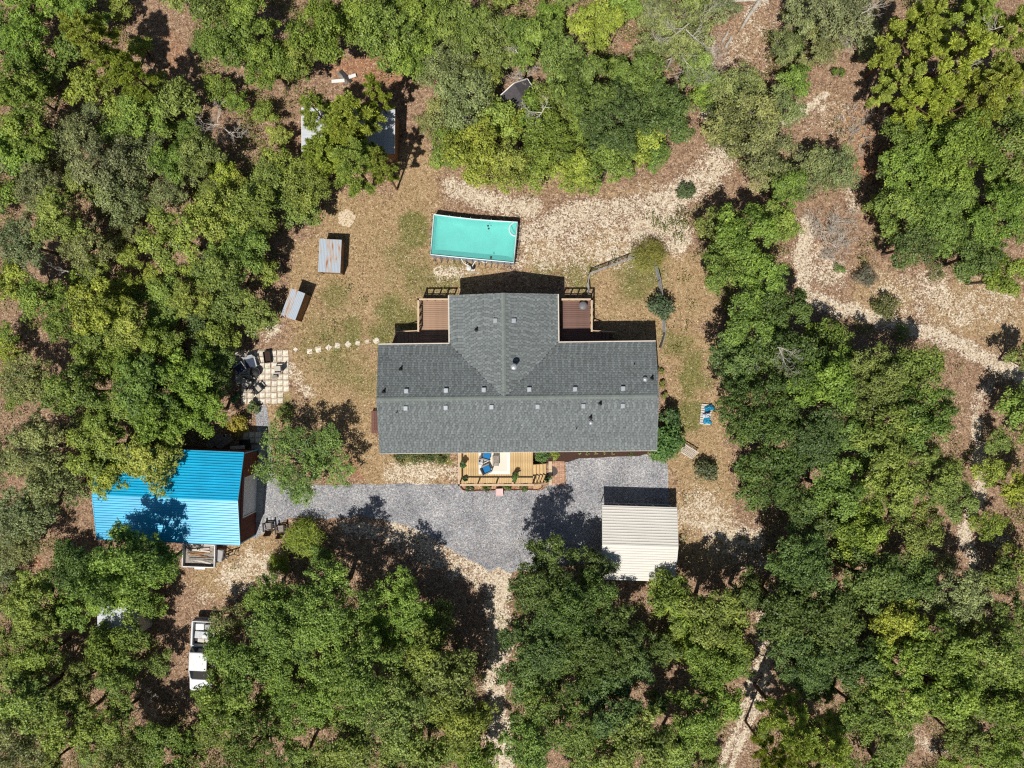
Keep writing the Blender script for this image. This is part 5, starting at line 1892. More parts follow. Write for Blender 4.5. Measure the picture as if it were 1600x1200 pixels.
# ------------------------------------------------------------------ trees
def crown_proto(seed, Rr, hh, leaves, ln, wd, lobes_k=2.2, fine=False):
    """A broadleaf crown of leaf clumps on uneven lobes, and the trunk with limbs that carries them."""
    rng = np.random.default_rng(seed)
    nl = int(5 + Rr * lobes_k * 1.15)
    lobes = []
    for i in range(nl):
        a = i * 2.39996 + rng.random() * .9
        rr = Rr * math.sqrt((i + .4) / nl) * (.62 + .22 * rng.random())
        z = hh * (.48 + .34 * (1 - (rr / Rr) ** 2) + .26 * (rng.random() - .5))
        lobes.append((rr * math.cos(a), rr * math.sin(a), z, Rr * (.19 + .17 * rng.random()) * (1.15 if Rr < 2 else .95)))
    bv, bq, bt = [], [], []
    clumps = []
    tot = sum(l[3] ** 2 for l in lobes)
    for lx, ly, lz, lr in lobes:
        nleaf = int(leaves * lr ** 2 / tot)
        nc = max(6, int(13 * (lr / .7) ** 1.7))
        tone_l = .5 + rng.normal() * .1
        for k in range(nc):
            d = rng.normal(size=3)
            d /= np.linalg.norm(d)
            d[2] = abs(d[2]) * .8 - .12
            q = np.array([lx, ly, lz]) + d * lr * (.5 + .6 * rng.random()) * np.array([1, 1, .85])
            q[2] = max(q[2], .5)
            clumps.append((q, (lx, ly, lz)))
            nn = max(10, nleaf // nc)
            # a spray: leaves strung along a twig that points outward, thicker at its middle
            dr = np.array([d[0], d[1], d[2] * .45]) + rng.normal(size=3) * np.array([.55, .55, .25])
            dr /= np.linalg.norm(dr) + 1e-9
            sl = (.3 + .4 * rng.random()) * (.75 + .08 * Rr)
            tt = rng.random(nn) ** .8
            wl = (.10 + .09 * rng.random()) * (1.25 - .8 * tt)
            dd = rng.normal(size=(nn, 3))
            pos = q + dr * ((tt - .35) * sl)[:, None] + dd * wl[:, None] * np.array([1.25, 1.25, .6])
            nr = dd * .55 + rng.normal(size=(nn, 3)) * .6 + np.array([0, 0, .8]) + d * .45
            v, qu = leaf_quads(pos, nr, ln * rng.uniform(.65, 1.35, nn), wd * rng.uniform(.7, 1.3, nn), rng)
            off = sum(len(x) for x in bv)
            bv.append(v)
            bq.append(qu + off)
            bt.append(np.clip(tone_l + rng.normal() * .11 + rng.normal(size=nn) * .15, 0, 1))
    crown = fast_mesh('crown', np.concatenate(bv), np.concatenate(bq), M['leaf'], np.concatenate(bt))
    r_ = random.Random(seed)
    b = MB()
    tb = .055 + .035 * Rr
    fork = hh * .32
    bend = (r_.uniform(-.2, .2), r_.uniform(-.2, .2))
    b.tube([(0, 0, -.05), (bend[0] * .5, bend[1] * .5, fork * .5), (bend[0], bend[1], fork)], [tb * 1.25, tb, tb * .85], 7)
    for lx, ly, lz, lr in lobes:
        mx, my = (lx * .45 + bend[0]) + r_.uniform(-.2, .2), (ly * .45 + bend[1]) + r_.uniform(-.2, .2)
        b.tube([(bend[0], bend[1], fork * .95), (mx, my, fork + (lz - fork) * .6), (lx, ly, lz)], [tb * .6, tb * .4, tb * .18], 5)
    for q, l in clumps:
        if r_.random() < (.5 if fine else .26):
            e = Vector(q) + (Vector(q) - Vector(l)) * r_.uniform(.15, .5)
            m_ = (Vector(l) + Vector(q)) / 2 + Vector((r_.uniform(-.1, .1), r_.uniform(-.1, .1), r_.uniform(0, .15)))
            b.tube([l, m_, e], [.03, .02, .008], 4, False)
    trunk = b.mesh('trunk', M['twig'] if fine else M['bark'])
    return crown, trunk, Rr, hh


def pine_proto(seed, Rr, hh, ntuft):
    rng = np.random.default_rng(seed)
    r_ = random.Random(seed)
    b = MB()
    lean = (r_.uniform(-.3, .3), r_.uniform(-.3, .3))
    b.tube([(0, 0, -.05), (lean[0] * .4, lean[1] * .4, hh * .5), (lean[0], lean[1], hh * .96)], [.19, .13, .03], 8)
    tufts = []
    nb = 26
    for i in range(nb):
        t = i / (nb - 1)
        z = hh * (.42 + .55 * t)
        ln_ = Rr * (1.0 - .72 * t) * r_.uniform(.7, 1.05)
        a = i * 2.39996 + r_.uniform(-.4, .4)
        f = z / (hh * .96)
        x0, y0 = lean[0] * f, lean[1] * f
        ex, ey, ez = x0 + ln_ * math.cos(a), y0 + ln_ * math.sin(a), z + ln_ * .22
        mx, my, mz = x0 + ln_ * .55 * math.cos(a + .1), y0 + ln_ * .55 * math.sin(a + .1), z + ln_ * .05
        b.tube([(x0, y0, z), (mx, my, mz), (ex, ey, ez)], [.045, .03, .012], 5)
        k = max(2, int(ntuft / nb * (ln_ / Rr + .35)))
        for j in range(k):
            s_ = .42 + .58 * (j + 1) / k
            side = r_.choice((-1, 1)) * r_.uniform(0, .38) * ln_ * (1.15 - s_)
            px_ = x0 + (ex - x0) * s_ - math.sin(a) * side
            py_ = y0 + (ey - y0) * s_ + math.cos(a) * side
            pz_ = z + (ez - z) * s_ + r_.uniform(0, .2)
            tufts.append((px_, py_, pz_))
            b.tube([(x0 + (ex - x0) * (s_ - .15), y0 + (ey - y0) * (s_ - .15), z + (ez - z) * (s_ - .15)), (px_, py_, pz_)], [.018, .01], 4, False)
    tufts.append((lean[0], lean[1], hh))
    bv, bq, bt = [], [], []
    off = 0
    for p in tufts:
        nn = 62
        d = rng.normal(size=(nn, 3))
        d[:, 2] = np.abs(d[:, 2]) * .9 + .05
        d /= np.linalg.norm(d, axis=1, keepdims=True)
        L_ = rng.uniform(.26, .42, nn)[:, None]
        c0 = np.array(p) + d * .03
        c1 = np.array(p) + d * L_
        c1[:, 2] -= .05 * rng.random(nn)
        sd = np.cross(d, rng.normal(size=(nn, 3)))
        sd /= np.linalg.norm(sd, axis=1, keepdims=True) + 1e-9
        w_ = .03
        v = np.stack([c0 - sd * w_ * .5, c0 + sd * w_ * .5, c1 + sd * w_, c1 - sd * w_], 1).reshape(-1, 3)
        bv.append(v)
        bq.append(np.arange(nn * 4).reshape(-1, 4) + off)
        off += nn * 4
        bt.append(np.clip(.5 + rng.normal() * .1 + rng.normal(size=nn) * .12, 0, 1))
    crown = fast_mesh('crown', np.concatenate(bv), np.concatenate(bq), M['needle'], np.concatenate(bt))
    return crown, b.mesh('trunk', M['pine_bark']), Rr, hh


LEAF_L, LEAF_W = .165, .10
PROT = {'broad': {'S': [], 'M': [], 'L': []}, 'fine': {'S': [], 'M': [], 'L': []}, 'pine': []}
for sz, Rr, hh, lv, cnt in (('S', 1.5, 3.2, 3300, 3), ('M', 2.5, 5.6, 8600, 4), ('L', 3.6, 7.2, 17000, 6)):
    for k in range(cnt):
        PROT['broad'][sz].append(crown_proto(100 + k * 7 + ord(sz), Rr, hh, lv, LEAF_L, LEAF_W))
for sz, Rr, hh, lv, cnt in (('S', 1.5, 2.8, 3600, 2), ('M', 2.4, 4.4, 8200, 3), ('L', 3.4, 5.4, 14500, 2)):
    for k in range(cnt):
        PROT['fine'][sz].append(crown_proto(300 + k * 7 + ord(sz), Rr, hh, lv, .155, .075, 2.8, True))
for k in range(4):
    PROT['pine'].append(pine_proto(500 + k, 2.9, 9.5, 210))

SPEC = {  # colour, height factor on crown radius, mesh kind, word
    'o': ((.212, .312, .056), 'broad', 'mid-green oak', 'oak_tree'),
    'd': ((.136, .208, .052), 'broad', 'dark green oak', 'oak_tree'),
    'g': ((.270, .315, .118), 'fine', 'grey-green scrub oak', 'scrub_oak'),
    'y': ((.312, .382, .066), 'broad', 'yellow-green oak', 'oak_tree'),
    'l': ((.238, .310, .070), 'broad', 'olive-green oak', 'oak_tree'),
    'f': ((.185, .275, .058), 'fine', 'feathery bright green tree', 'feathery_tree'),
    'p': ((.345, .420, .074), 'pine', 'needle-tufted pine', 'pine_tree'),
}
TREES = []
GROUPS = {'o': 'mid-green oaks of the woods', 'd': 'dark oaks of the woods', 'g': 'grey-green scrub oaks of the woods', 'y': 'yellow-green oaks of the woods', 'l': 'olive oaks of the woods', 'p': 'pines of the woods', 'f': 'feathery trees by the garage'}


def tree(px, py, r, sp, hscale=1.0):
    col, kind, word, name = SPEC[sp]
    rm = r * GS * .97
    if kind == 'pine':
        pr = PROT['pine'][R.randrange(4)]
    else:
        sz = 'S' if rm < 1.9 else ('M' if rm < 2.95 else 'L')
        pr = R.choice(PROT[kind][sz])
    crown, trunk, R0, h0 = pr
    s_ = rm / R0 * 1.04
    sz_ = min(1.25, max(.75, s_)) * hscale * R.uniform(1.0, 1.28)
    hz = h0 * sz_
    p = at(px, py, hz * .66)
    t = bpy.data.objects.new(name, None)
    t.empty_display_size = .3
    COL.objects.link(t)
    t.location = (p.x, p.y, 0)
    t.rotation_euler = (0, 0, R.random() * 6.283)
    t.scale = (s_, s_, sz_)
    c_ = bpy.data.objects.new('crown', crown)
    k = bpy.data.objects.new('trunk', trunk)
    j = R.uniform(.86, 1.16)
    jr, jb = R.uniform(.93, 1.1), R.uniform(.85, 1.2)
    c_.color = (col[0] * j * jr, col[1] * j, col[2] * j * jb, 1)
    for o in (c_, k):
        COL.objects.link(o)
        o.parent = t
    TREES.append((t, px, py, r, sp))
    return t


HAND = """
45 65 38 o|30 140 42 o|55 205 45 o|22 235 35 o|150 62 42 p|212 122 34 p|172 100 30 p|140 140 32 y|225 185 42 o|282 158 34 l|120 215 42 g|175 262 55 g|228 240 38 g|365 75 46 o|392 28 40 o|332 25 30 l|425 105 42 o|318 245 38 l|200 312 44 g|62 292 40 g|92 342 45 l|38 382 45 g|132 382 42 g|20 442 40 y|70 462 42 o|270 372 52 y|338 342 48 y|398 332 44 y|390 388 42 o|352 432 44 l|300 470 36 l|152 482 48 y|205 512 42 y|110 502 38 o|258 542 38 o|345 526 28 y|190 562 38 o|48 592 46 g|232 602 52 o|300 588 46 o|322 642 40 o|120 612 46 l|176 642 44 o|252 660 46 o|152 702 50 y|238 722 52 y|178 742 40 y|60 702 52 g|92 762 46 g|38 802 52 g|205 868 52 o 1.35|250 878 38 o|168 898 44 o 1.4|120 882 42 d|60 930 46 l|30 852 38 g|52 968 44 l|110 952 34 o|205 925 34 o|172 1012 34 o|238 946 22 o|168 930 36 o|205 988 30 l|218 928 26 o|165 988 22 o|332 1078 30 o|192 1052 38 o|62 1024 44 o|120 1068 38 l|40 1092 50 l|30 1160 50 g|110 1132 50 l|180 1122 44 l|190 1180 38 l|244 1152 38 o|252 1032 22 l|330 560 36 d|280 640 30 d|340 600 26 d
440 262 30 y|478 292 40 y|422 292 40 l|470 322 34 l|500 262 30 y|550 185 48 p|502 182 34 p|556 262 48 p|516 246 36 p|600 262 26 p|592 152 24 p|535 215 30 p|540 214 38 p|500 245 34 p|578 246 28 p
520 935 66 o|618 952 58 o|448 980 60 o|560 1038 66 o|662 1018 52 l|704 1058 54 l|482 1078 62 o|382 1038 48 o|362 1100 50 o|620 1106 62 l|718 1120 52 l|540 1162 54 l|660 1182 52 l|402 1168 56 l|470 1190 40 o|358 966 28 g|745 1182 34 o|420 930 36 o|685 970 30 l
478 722 72 f .62
850 898 58 d|902 946 58 d|850 998 56 d|918 1030 58 d|822 1058 48 d|962 985 46 d|880 1108 60 o|958 1098 54 d|828 1150 48 o|930 1168 50 l|998 1150 54 l|1112 960 54 l|1162 932 42 d|1108 1040 40 o|1082 1122 46 o|1130 1092 34 o|1050 1172 44 l|985 1040 40 d|930 890 36 d|1050 925 34 o
1250 880 56 d|1228 950 54 d|1290 960 54 d|1350 902 54 d|1420 902 46 d|1332 850 34 y|1400 968 44 y|1490 930 50 g|1250 1032 56 d|1330 1032 50 d|1402 1030 46 o|1462 1010 52 o|1540 1022 54 o|1580 960 36 l|1228 1130 46 p|1290 1160 42 p|1340 1112 46 o|1400 1090 50 o|1470 1072 54 o|1560 1092 52 o|1500 1150 40 l|1562 1168 36 o|1250 1180 34 p|1205 1185 30 p
1170 500 52 o|1222 482 44 d|1152 560 48 d|1232 560 52 d|1282 600 54 o|1182 640 60 d|1262 680 60 d|1350 600 56 l|1420 580 50 l|1440 650 50 o|1380 682 54 l|1202 730 50 d|1300 762 54 o|1390 760 50 l|1460 740 44 l|1242 790 38 d|1172 768 30 d|1342 822 42 o|1432 822 42 l|1320 680 46 d|1290 525 30 o
1160 370 54 o|1212 352 36 l|1130 420 40 o|1190 432 40 o|1120 350 30 l
1160 192 54 g|1212 172 40 g|1152 142 44 g|1192 240 50 g|1240 130 26 o|1262 270 44 g|1302 262 40 g|1228 292 36 o|1130 200 30 g
1422 60 52 p|1482 100 56 p|1560 60 54 p|1402 130 40 p|1530 150 50 p|1442 162 44 p|1590 130 40 p|1510 40 44 p|1430 280 56 o|1502 242 60 o|1570 232 52 l|1402 330 46 o|1470 340 56 o|1552 332 56 o|1422 382 40 d|1522 402 44 d|1560 432 40 y|1586 300 44 l|1372 322 22 y|1395 268 30 d|1410 215 38 l|1460 215 36 o
1312 20 52 g|1262 22 40 g|1350 50 30 g
830 60 48 o|872 92 42 l|912 142 52 d|962 192 58 d|1002 130 46 o|1040 182 48 d|932 40 42 y|1000 222 34 y|772 70 44 l|722 42 46 o|662 32 46 o|602 60 50 o|560 30 46 o|502 52 50 o|462 92 40 l|642 92 42 o|702 112 50 g|722 162 50 g|690 192 38 g|742 240 50 y|702 236 38 o|792 262 42 y|852 222 46 o|832 272 34 y|902 268 40 y|952 256 44 l|1022 242 26 o|865 175 40 l|895 205 36 o|780 190 34 y|838 186 34 o|796 192 30 y|848 150 24 l|760 120 36 l|1075 60 44 g|1030 60 40 g|1085 110 36 l|1100 145 26 o
1545 735 24 y|1585 640 34 o|1590 760 30 y|1555 690 20 l|1590 880 30 l|1560 900 30 l|1595 560 26 l
""".replace('\n', '|')
for part in HAND.split('|'):
    part = part.split()
    if len(part) >= 4:
        tree(float(part[0]), float(part[1]), float(part[2]), part[3], float(part[4]) if len(part) > 4 else 1.0)

CLEAR = [([(1120, 316), (1205, 322)], 12), ([(1252, 320), (1256, 450)], 16), ([(1096, 455), (1112, 490)], 18), ([(560, 380), (560, 740)], 64), ([(470, 560), (480, 640)], 60), ([(1060, 420), (1075, 800)], 38), ([(650, 255), (645, 330)], 28), ([(700, 305), (1000, 310)], 22), ([(1000, 300), (1115, 255)], 34), ([(1072, 200), (1075, 300)], 26), ([(1112, 100), (1100, 170)], 18),
         ([(1185, 15), (1130, 90)], 34), ([(1235, 190), (1325, 120)], 42), ([(1335, 170), (1358, 230)], 30), ([(1340, 250), (1340, 330)], 26), ([(1290, 360), (1275, 440)], 56), ([(1270, 470), (1430, 500), (1600, 560)], 38), ([(1400, 450), (1600, 500)], 52), ([(1545, 560), (1520, 680), (1545, 760)], 34),
         ([(1525, 860), (1500, 830)], 24), ([(440, 790), (900, 790)], 66), ([(1000, 740), (1090, 740)], 80), ([(776, 860), (782, 1200)], 22), ([(560, 850), (700, 890), (745, 950)], 50), ([(330, 920), (420, 870)], 46), ([(285, 930), (290, 1080)], 32), ([(1110, 790), (1130, 850)], 64),
         ([(1198, 940), (1190, 1040), (1165, 1110), (1150, 1190)], 24), ([(240, 20), (265, 60), (285, 115)], 34), ([(1000, 850)], 80), ([(500, 205), (600, 205)], 45), ([(520, 118), (610, 112)], 38), ([(640, 170), (640, 250)], 28), ([(818, 155)], 38), ([(185, 960)], 40), ([(110, 985)], 22), ([(410, 590)], 70), ([(408, 640), (416, 700), (425, 770)], 34),
         ([(170, 775), (370, 780)], 95), ([(800, 600)], 330), ([(60, 660), (50, 690)], 24), ([(60, 875)], 22), ([(235, 1100)], 32), ([(1075, 1045)], 26), ([(465, 1145)], 14), ([(1440, 1160)], 24), ([(1395, 430)], 20), ([(350, 198)], 26), ([(640, 300), (1000, 290)], 30), ([(975, 75)], 16), ([(20, 400)], 14), ([(1470, 700)], 10), ([(500, 340), (480, 480)], 50), ([(60, 540), (90, 560)], 26), ([(540, 1140)], 12)]


def clear_at(x, y, r):
    for pts, wd in CLEAR:
        if len(pts) == 1:
            pts = [pts[0], pts[0]]
        for (x0, y0), (x1, y1) in zip(pts[:-1], pts[1:]):
            dx, dy = x1 - x0, y1 - y0
            t = max(0, min(1, ((x - x0) * dx + (y - y0) * dy) / (dx * dx + dy * dy + 1e-9)))
            if math.hypot(x - x0 - t * dx, y - y0 - t * dy) < wd + r * .55:
                return True
    return False


# trees that fill the woods between those placed above
HN = len(TREES)
taken = [(a[1], a[2], a[3]) for a in TREES]
tries = 0
added = 0
while added < 150 and tries < 14000:
    tries += 1
    x, y = R.uniform(-10, 1610), R.uniform(-10, 1210)
    r = R.choice((20, 24, 28, 32, 36))
    if clear_at(x, y, r):
        continue
    if any((x - a) ** 2 + (y - b) ** 2 < ((.5 if x < 360 or y > 1000 else .6) * (r + c)) ** 2 for a, b, c in taken):
        continue
    best = sorted(TREES[:HN], key=lambda q: (q[1] - x) ** 2 + (q[2] - y) ** 2)[:4]
    sp = R.choice([q[4] for q in best if q[4] != 'p'] or ['o'])
    tree(x, y, r, sp, .85)
    taken.append((x, y, r))
    added += 1

# labels: kind, size, and the rank from a landmark
MARKS = [('the swimming pool', 740, 372), ('the blue-roofed garage', 260, 775), ('the cream carport', 1000, 850), ('the pickup truck', 315, 1027), ('the paver patio', 410, 590), ('the long metal shed', 545, 205), ('the gabled hut', 818, 155), ('the smaller tilted coop', 458, 475),
         ('the tarpaulin pallet', 1104, 648), ('the pale shed roof', 184, 948), ('the brush pile', 1290, 375), ('the fallen log', 1172, 24), ('the wire fence', 985, 420), ('the kettle grill', 911, 478), ('the garden chairs', 428, 826)]
EDGES = [('the top right corner', 1600, 0), ('the bottom right corner', 1600, 1200), ('the top left corner', 0, 0), ('the bottom left corner', 0, 1200), ('the mid right edge', 1600, 600), ('the mid left edge', 0, 600), ("the sandy driveway's bottom end", 785, 1200)]
ORD = ['nearest', 'second nearest', 'third nearest', 'fourth nearest', 'fifth nearest', 'sixth nearest', 'seventh nearest', 'eighth nearest', 'ninth nearest', 'tenth nearest'] + ['%dth nearest' % k for k in range(11, 60)]


def size_word(r, sp):
    return 'small' if r < 30 else ('middling' if r < 46 else 'broad')


def direction(dx, dy):
    if abs(dx) > abs(dy):
        return 'right of' if dx > 0 else 'left of'
    return 'below' if dy > 0 else 'above'


inside = [a for a in TREES]
for t, x, y, r, sp in inside:
    key = (size_word(r, sp), sp)
    best = None
    for nm, mx, my in MARKS:
        d = direction(x - mx, y - my)
        dist = math.hypot(x - mx, y - my)
        rank = sum(1 for q in inside if (size_word(q[3], q[4]), q[4]) == key and direction(q[1] - mx, q[2] - my) == d and math.hypot(q[1] - mx, q[2] - my) < dist - 1e-9)
        c_ = (rank * 60 + dist, rank, d + ' ' + nm)
        if best is None or c_ < best:
            best = c_
    for nm, mx, my in EDGES:
        dist = math.hypot(x - mx, y - my)
        rank = sum(1 for q in inside if (size_word(q[3], q[4]), q[4]) == key and math.hypot(q[1] - mx, q[2] - my) < dist - 1e-9)
        c_ = (rank * 60 + dist, rank, 'to ' + nm)
        if c_ < best:
            best = c_
    word = SPEC[sp][2]
    tag(t, '%s %s, %s of its kind %s' % (key[0], word, ORD[best[1]], best[2]), 'tree', GROUPS[sp])

# ------------------------------------------------------------------ shrubs and small plants standing free
shrub('round_shrub', 'small round dark green tree with black shadow, alone on the lawn by the wire fence', 1034, 478, 1.2, 2.3, (0.080, 0.167, 0.058, 1), 1500, .2, .12, 1)
shrub('grassy_bush', 'olive-yellow feathery bush standing in the bend of the wire fence', 1013, 399, 1.7, 1.5, (0.275, 0.246, 0.058, 1), 2600, .4, .03, 2)
shrub('corner_bush', 'tall bright green leafy bush against the house corner by the gravel', 1043, 690, 1.55, 2.6, (0.087, 0.246, 0.043, 1), 2600, .22, .13, 3)
shrub('corner_bush', 'lower bright green bush spreading from the house corner onto the gravel', 1030, 712, .95, 1.2, (0.102, 0.261, 0.043, 1), 1000, .2, .12, 4)
shrub('corner_bush', 'narrow dark green bush along the end wall, behind the tall bright bush', 1048, 655, 1.0, 2.4, (0.072, 0.189, 0.043, 1), 1200, .2, .12, 24)
shrub('path_shrub', 'dark green shrub with reddish tips between the lattice panel and the oaks', 1103, 735, 1.15, 1.3, (0.102, 0.174, 0.058, 1), 1200, .18, .1, 5)
shrub('path_shrub', 'small blue-green shrub alone on the sandy path above the wire fence', 1071, 297, .95, 1.1, (0.087, 0.174, 0.051, 1), 900, .16, .1, 6)
shrub('path_shrub', 'bright green shrub with dark shadow on the bare ground near the fallen log', 1236, 68, 1.4, 1.6, (0.102, 0.232, 0.043, 1), 1500, .18, .11, 7)
shrub('path_shrub', 'small flat green shrub on bare soil below the bright green shrub', 1288, 80, .8, .7, (0.145, 0.189, 0.043, 1), 500, .16, .1, 8)
shrub('path_shrub', 'low green shrub beside the white sand streak near the pines', 1308, 112, .7, .7, (0.145, 0.189, 0.043, 1), 400, .16, .1, 25)
shrub('sand_shrub', 'grey-green spiky shrub on the sandy clearing, below the brush pile', 1352, 432, 1.1, 1.2, (0.145, 0.203, 0.102, 1), 1000, .3, .04, 9)
shrub('sand_shrub', 'green shrub with dark top on the sandy clearing, above the white path', 1384, 478, 1.25, 1.2, (0.131, 0.203, 0.051, 1), 1100, .18, .1, 10)
shrub('sand_shrub', 'small green shrub on the white sand path by the oak edge', 1408, 521, .9, .7, (0.174, 0.232, 0.058, 1), 600, .2, .05, 11)
shrub('sand_shrub', 'faint olive shrub among dry tufts on the sandy clearing', 1462, 425, .9, .6, (0.189, 0.189, 0.072, 1), 500, .25, .04, 12)
shrub('sand_shrub', 'pair of low green tufts near the white sand below the brush pile', 1310, 420, .6, .4, (0.160, 0.217, 0.058, 1), 300, .2, .05, 13)
shrub('feathery_bush', 'large yellow-green feathery bush between the garden chairs and the driveway oaks', 476, 843, 1.9, 1.8, (0.246, 0.290, 0.043, 1), 3000, .42, .045, 14)
shrub('feathery_bush', 'smaller yellow-green feathery bush below the large one by the garden chairs', 436, 880, 1.1, 1.2, (0.246, 0.290, 0.043, 1), 1200, .42, .045, 15)
shrub('patio_shrub', 'yellow and green shrub in sunlight behind the garage, beside the paver pad', 372, 664, 1.0, 1.2, (0.348, 0.275, 0.043, 1), 900, .18, .1, 16)
shrub('patio_shrub', 'green shrub at the bottom edge of the paver patio', 395, 637, .65, .9, (0.102, 0.203, 0.043, 1), 500, .18, .1, 17)
shrub('patio_shrub', 'green shrub on dry grass between the patio and the feathery tree', 444, 643, .8, .8, (0.189, 0.232, 0.058, 1), 700, .2, .05, 18)
shrub('patio_shrub', 'small bright shrub at the shaded corner of the paver patio', 369, 622, .5, .8, (0.087, 0.261, 0.058, 1), 350, .18, .1, 19)
shrub('long_leaved_plant', 'yellow-green plant with long drooping leaves at the corner of the carport', 1042, 935, 1.7, 2.6, (0.232, 0.304, 0.043, 1), 900, .75, .14, 20)
shrub('long_leaved_plant', 'bright plant with long narrow leaves in the thicket below the carport', 1085, 990, 2.1, 2.4, (0.246, 0.319, 0.051, 1), 1400, .8, .1, 21)
shrub('long_leaved_plant', 'yellowish plant with long leaves lowest of the thicket below the carport', 1055, 1010, 1.5, 2.0, (0.290, 0.304, 0.043, 1), 900, .7, .1, 22)
shrub('trail_shrub', 'low green shrub at the bend of the sandy trail, bottom of the woods', 1192, 1150, .9, .9, (0.174, 0.217, 0.043, 1), 700, .2, .08, 23)


# ------------------------------------------------------------------ dead wood
def dead_branches(name, label, px, py, z0, r, seed, cat='branches', rise=.35, nmain=7, group=None, spread=0.0):
    """Bare forked limbs spreading from one butt, each a tapering tube."""
    r_ = random.Random(seed)
    p = at(px, py, z0)
    b = MB()

    def grow(o, d, ln_, rad, lev):
        pts = [Vector(o)]
        rads = [rad]
        n_ = 4
        dd = Vector(d)
        for i in range(n_):
            dd = (dd + Vector((r_.uniform(-.3, .3), r_.uniform(-.3, .3), r_.uniform(-.12, .2)))).normalized()
            q_ = pts[-1] + dd * ln_ / n_
            q_.z = max(q_.z, .04)
            pts.append(q_)
            rads.append(rad * (1 - .75 * (i + 1) / n_))
        b.tube(pts, rads, 5 if lev < 2 else 4, False)
        if lev < 3:
            for i in range(1, n_ + 1):
                for _ in range(2 if lev < 2 else 1):
                    if r_.random() < .72:
                        a = r_.choice((-1, 1)) * r_.uniform(.4, 1.0)
                        nd = Matrix.Rotation(a, 3, 'Z') @ dd
                        nd.z += r_.uniform(-.1, .35)
                        grow(pts[i], nd.normalized(), ln_ * r_.uniform(.35, .6), max(.009, rads[i] * .75), lev + 1)
    for k in range(nmain):
        a = k * 6.283 / nmain + r_.uniform(-.4, .4)
        if spread:
            a = r_.uniform(0, 6.283)
        grow((r_.uniform(-spread, spread), r_.uniform(-spread, spread), z0 * r_.uniform(.4, 1.6)), (math.cos(a), math.sin(a), rise * r_.uniform(.2, 1.4)), r * r_.uniform(.6, 1.0), .045 if not spread else .026, 0)
    if z0 > .5:
        b.tube([(0, 0, -.05), (.05, .05, z0 * .5), (0, 0, z0 + .02)], [.11, .09, .045], 6)
    return tag(b.build(name, M['deadwood'], None, (p.x, p.y, 0)), label, cat, group)


dead_branches('dead_tree', 'bare pale grey dead tree with spreading branches near the top edge, by the fallen log', 1062, 66, 4.6, 3.6, 1, 'dead tree', .15, 8)
dead_branches('dead_tree', 'smaller bare grey treetop on the near side of the spreading dead tree', 1092, 92, 4.0, 2.2, 2, 'dead tree', .1, 6)
dead_branches('dead_tree', 'bare grey branches poking out of the scrub oak above the white sand streak', 1330, 38, 3.8, 2.0, 3, 'dead tree', .1, 6)
dead_branches('dead_tree', 'white bare branches over dark shade, between the scrub oaks and the metal shed', 350, 200, 2.4, 1.8, 4, 'dead tree', .1, 6)
dead_branches('dead_tree', 'bare pale twigs in the gap of the woods above the paver patio', 342, 424, 2.6, 1.1, 5, 'dead tree', .1, 5)
dead_branches('dead_tree', 'bare grey twigs among dark shade by the photo edge, beyond the yellow oaks', 120, 428, 3.0, 1.2, 6, 'dead tree', .1, 5)
dead_branches('fallen_branch', 'long pale fallen branch lying in the woods on the far side of the patio', 228, 515, .5, 2.2, 7, 'branch', .05, 3)
dead_branches('dead_tree', 'grey leafless twigs within the green thicket beside the wire fence', 1152, 395, 2.8, 1.5, 8, 'dead tree', .15, 6)
dead_branches('dead_tree', 'bare grey twigs rising from the big dark oak thicket beside the tarpaulin pallet', 1196, 545, 5.4, 1.6, 9, 'dead tree', .2, 5)
dead_branches('dead_tree', 'bare grey branch tips showing among the pines', 1500, 90, 8.0, 1.6, 10, 'dead tree', .1, 5)
dead_branches('dead_tree', 'grey bare bush at the edge of the wooded clearing near the truck', 225, 1105, 1.0, 1.6, 11, 'dead bush', .2, 7)
dead_branches('brush_pile', 'pile of grey and rust-brown cut brush at the top of the sandy clearing', 1296, 368, .3, 1.5, 12, 'brush pile', .1, 30, None, 1.3)
dead_branches('brush_pile', 'thin scattered dry twigs on red-brown litter beside the pines', 1345, 198, .12, 1.0, 13, 'brush pile', .05, 22, None, 1.5)
dead_branches('fallen_branch', 'short dead branches beside the photo edge below the pines’ woods', 1545, 405, 2.0, 1.6, 14, 'branches', .1, 5)
dead_branches('dead_tree', 'pale twigs standing in the olive thicket on the near side of the gabled hut', 845, 190, 3.6, 1.4, 15, 'dead tree', .1, 6)
dead_branches('dead_tree', 'pale twigs over the oaks right above the gabled hut', 815, 108, 3.4, 1.3, 16, 'dead tree', .1, 6)


def log(label, x0, y0, x1, y1, r0, r1, m='deadwood', group=None):
    p0, p1 = at(x0, y0, r0), at(x1, y1, r1)
    d = p1 - p0
    pts = [p0 + d * t + Vector((0, 0, 0)) for t in (0, .3, .65, 1)]
    pts[1].x += .06
    pts[2].y += .05
    tag(MB().tube(pts, [r0, r0 * .9, (r0 + r1) / 2, r1], 9).build('fallen_log', M[m]), label, 'log', group)


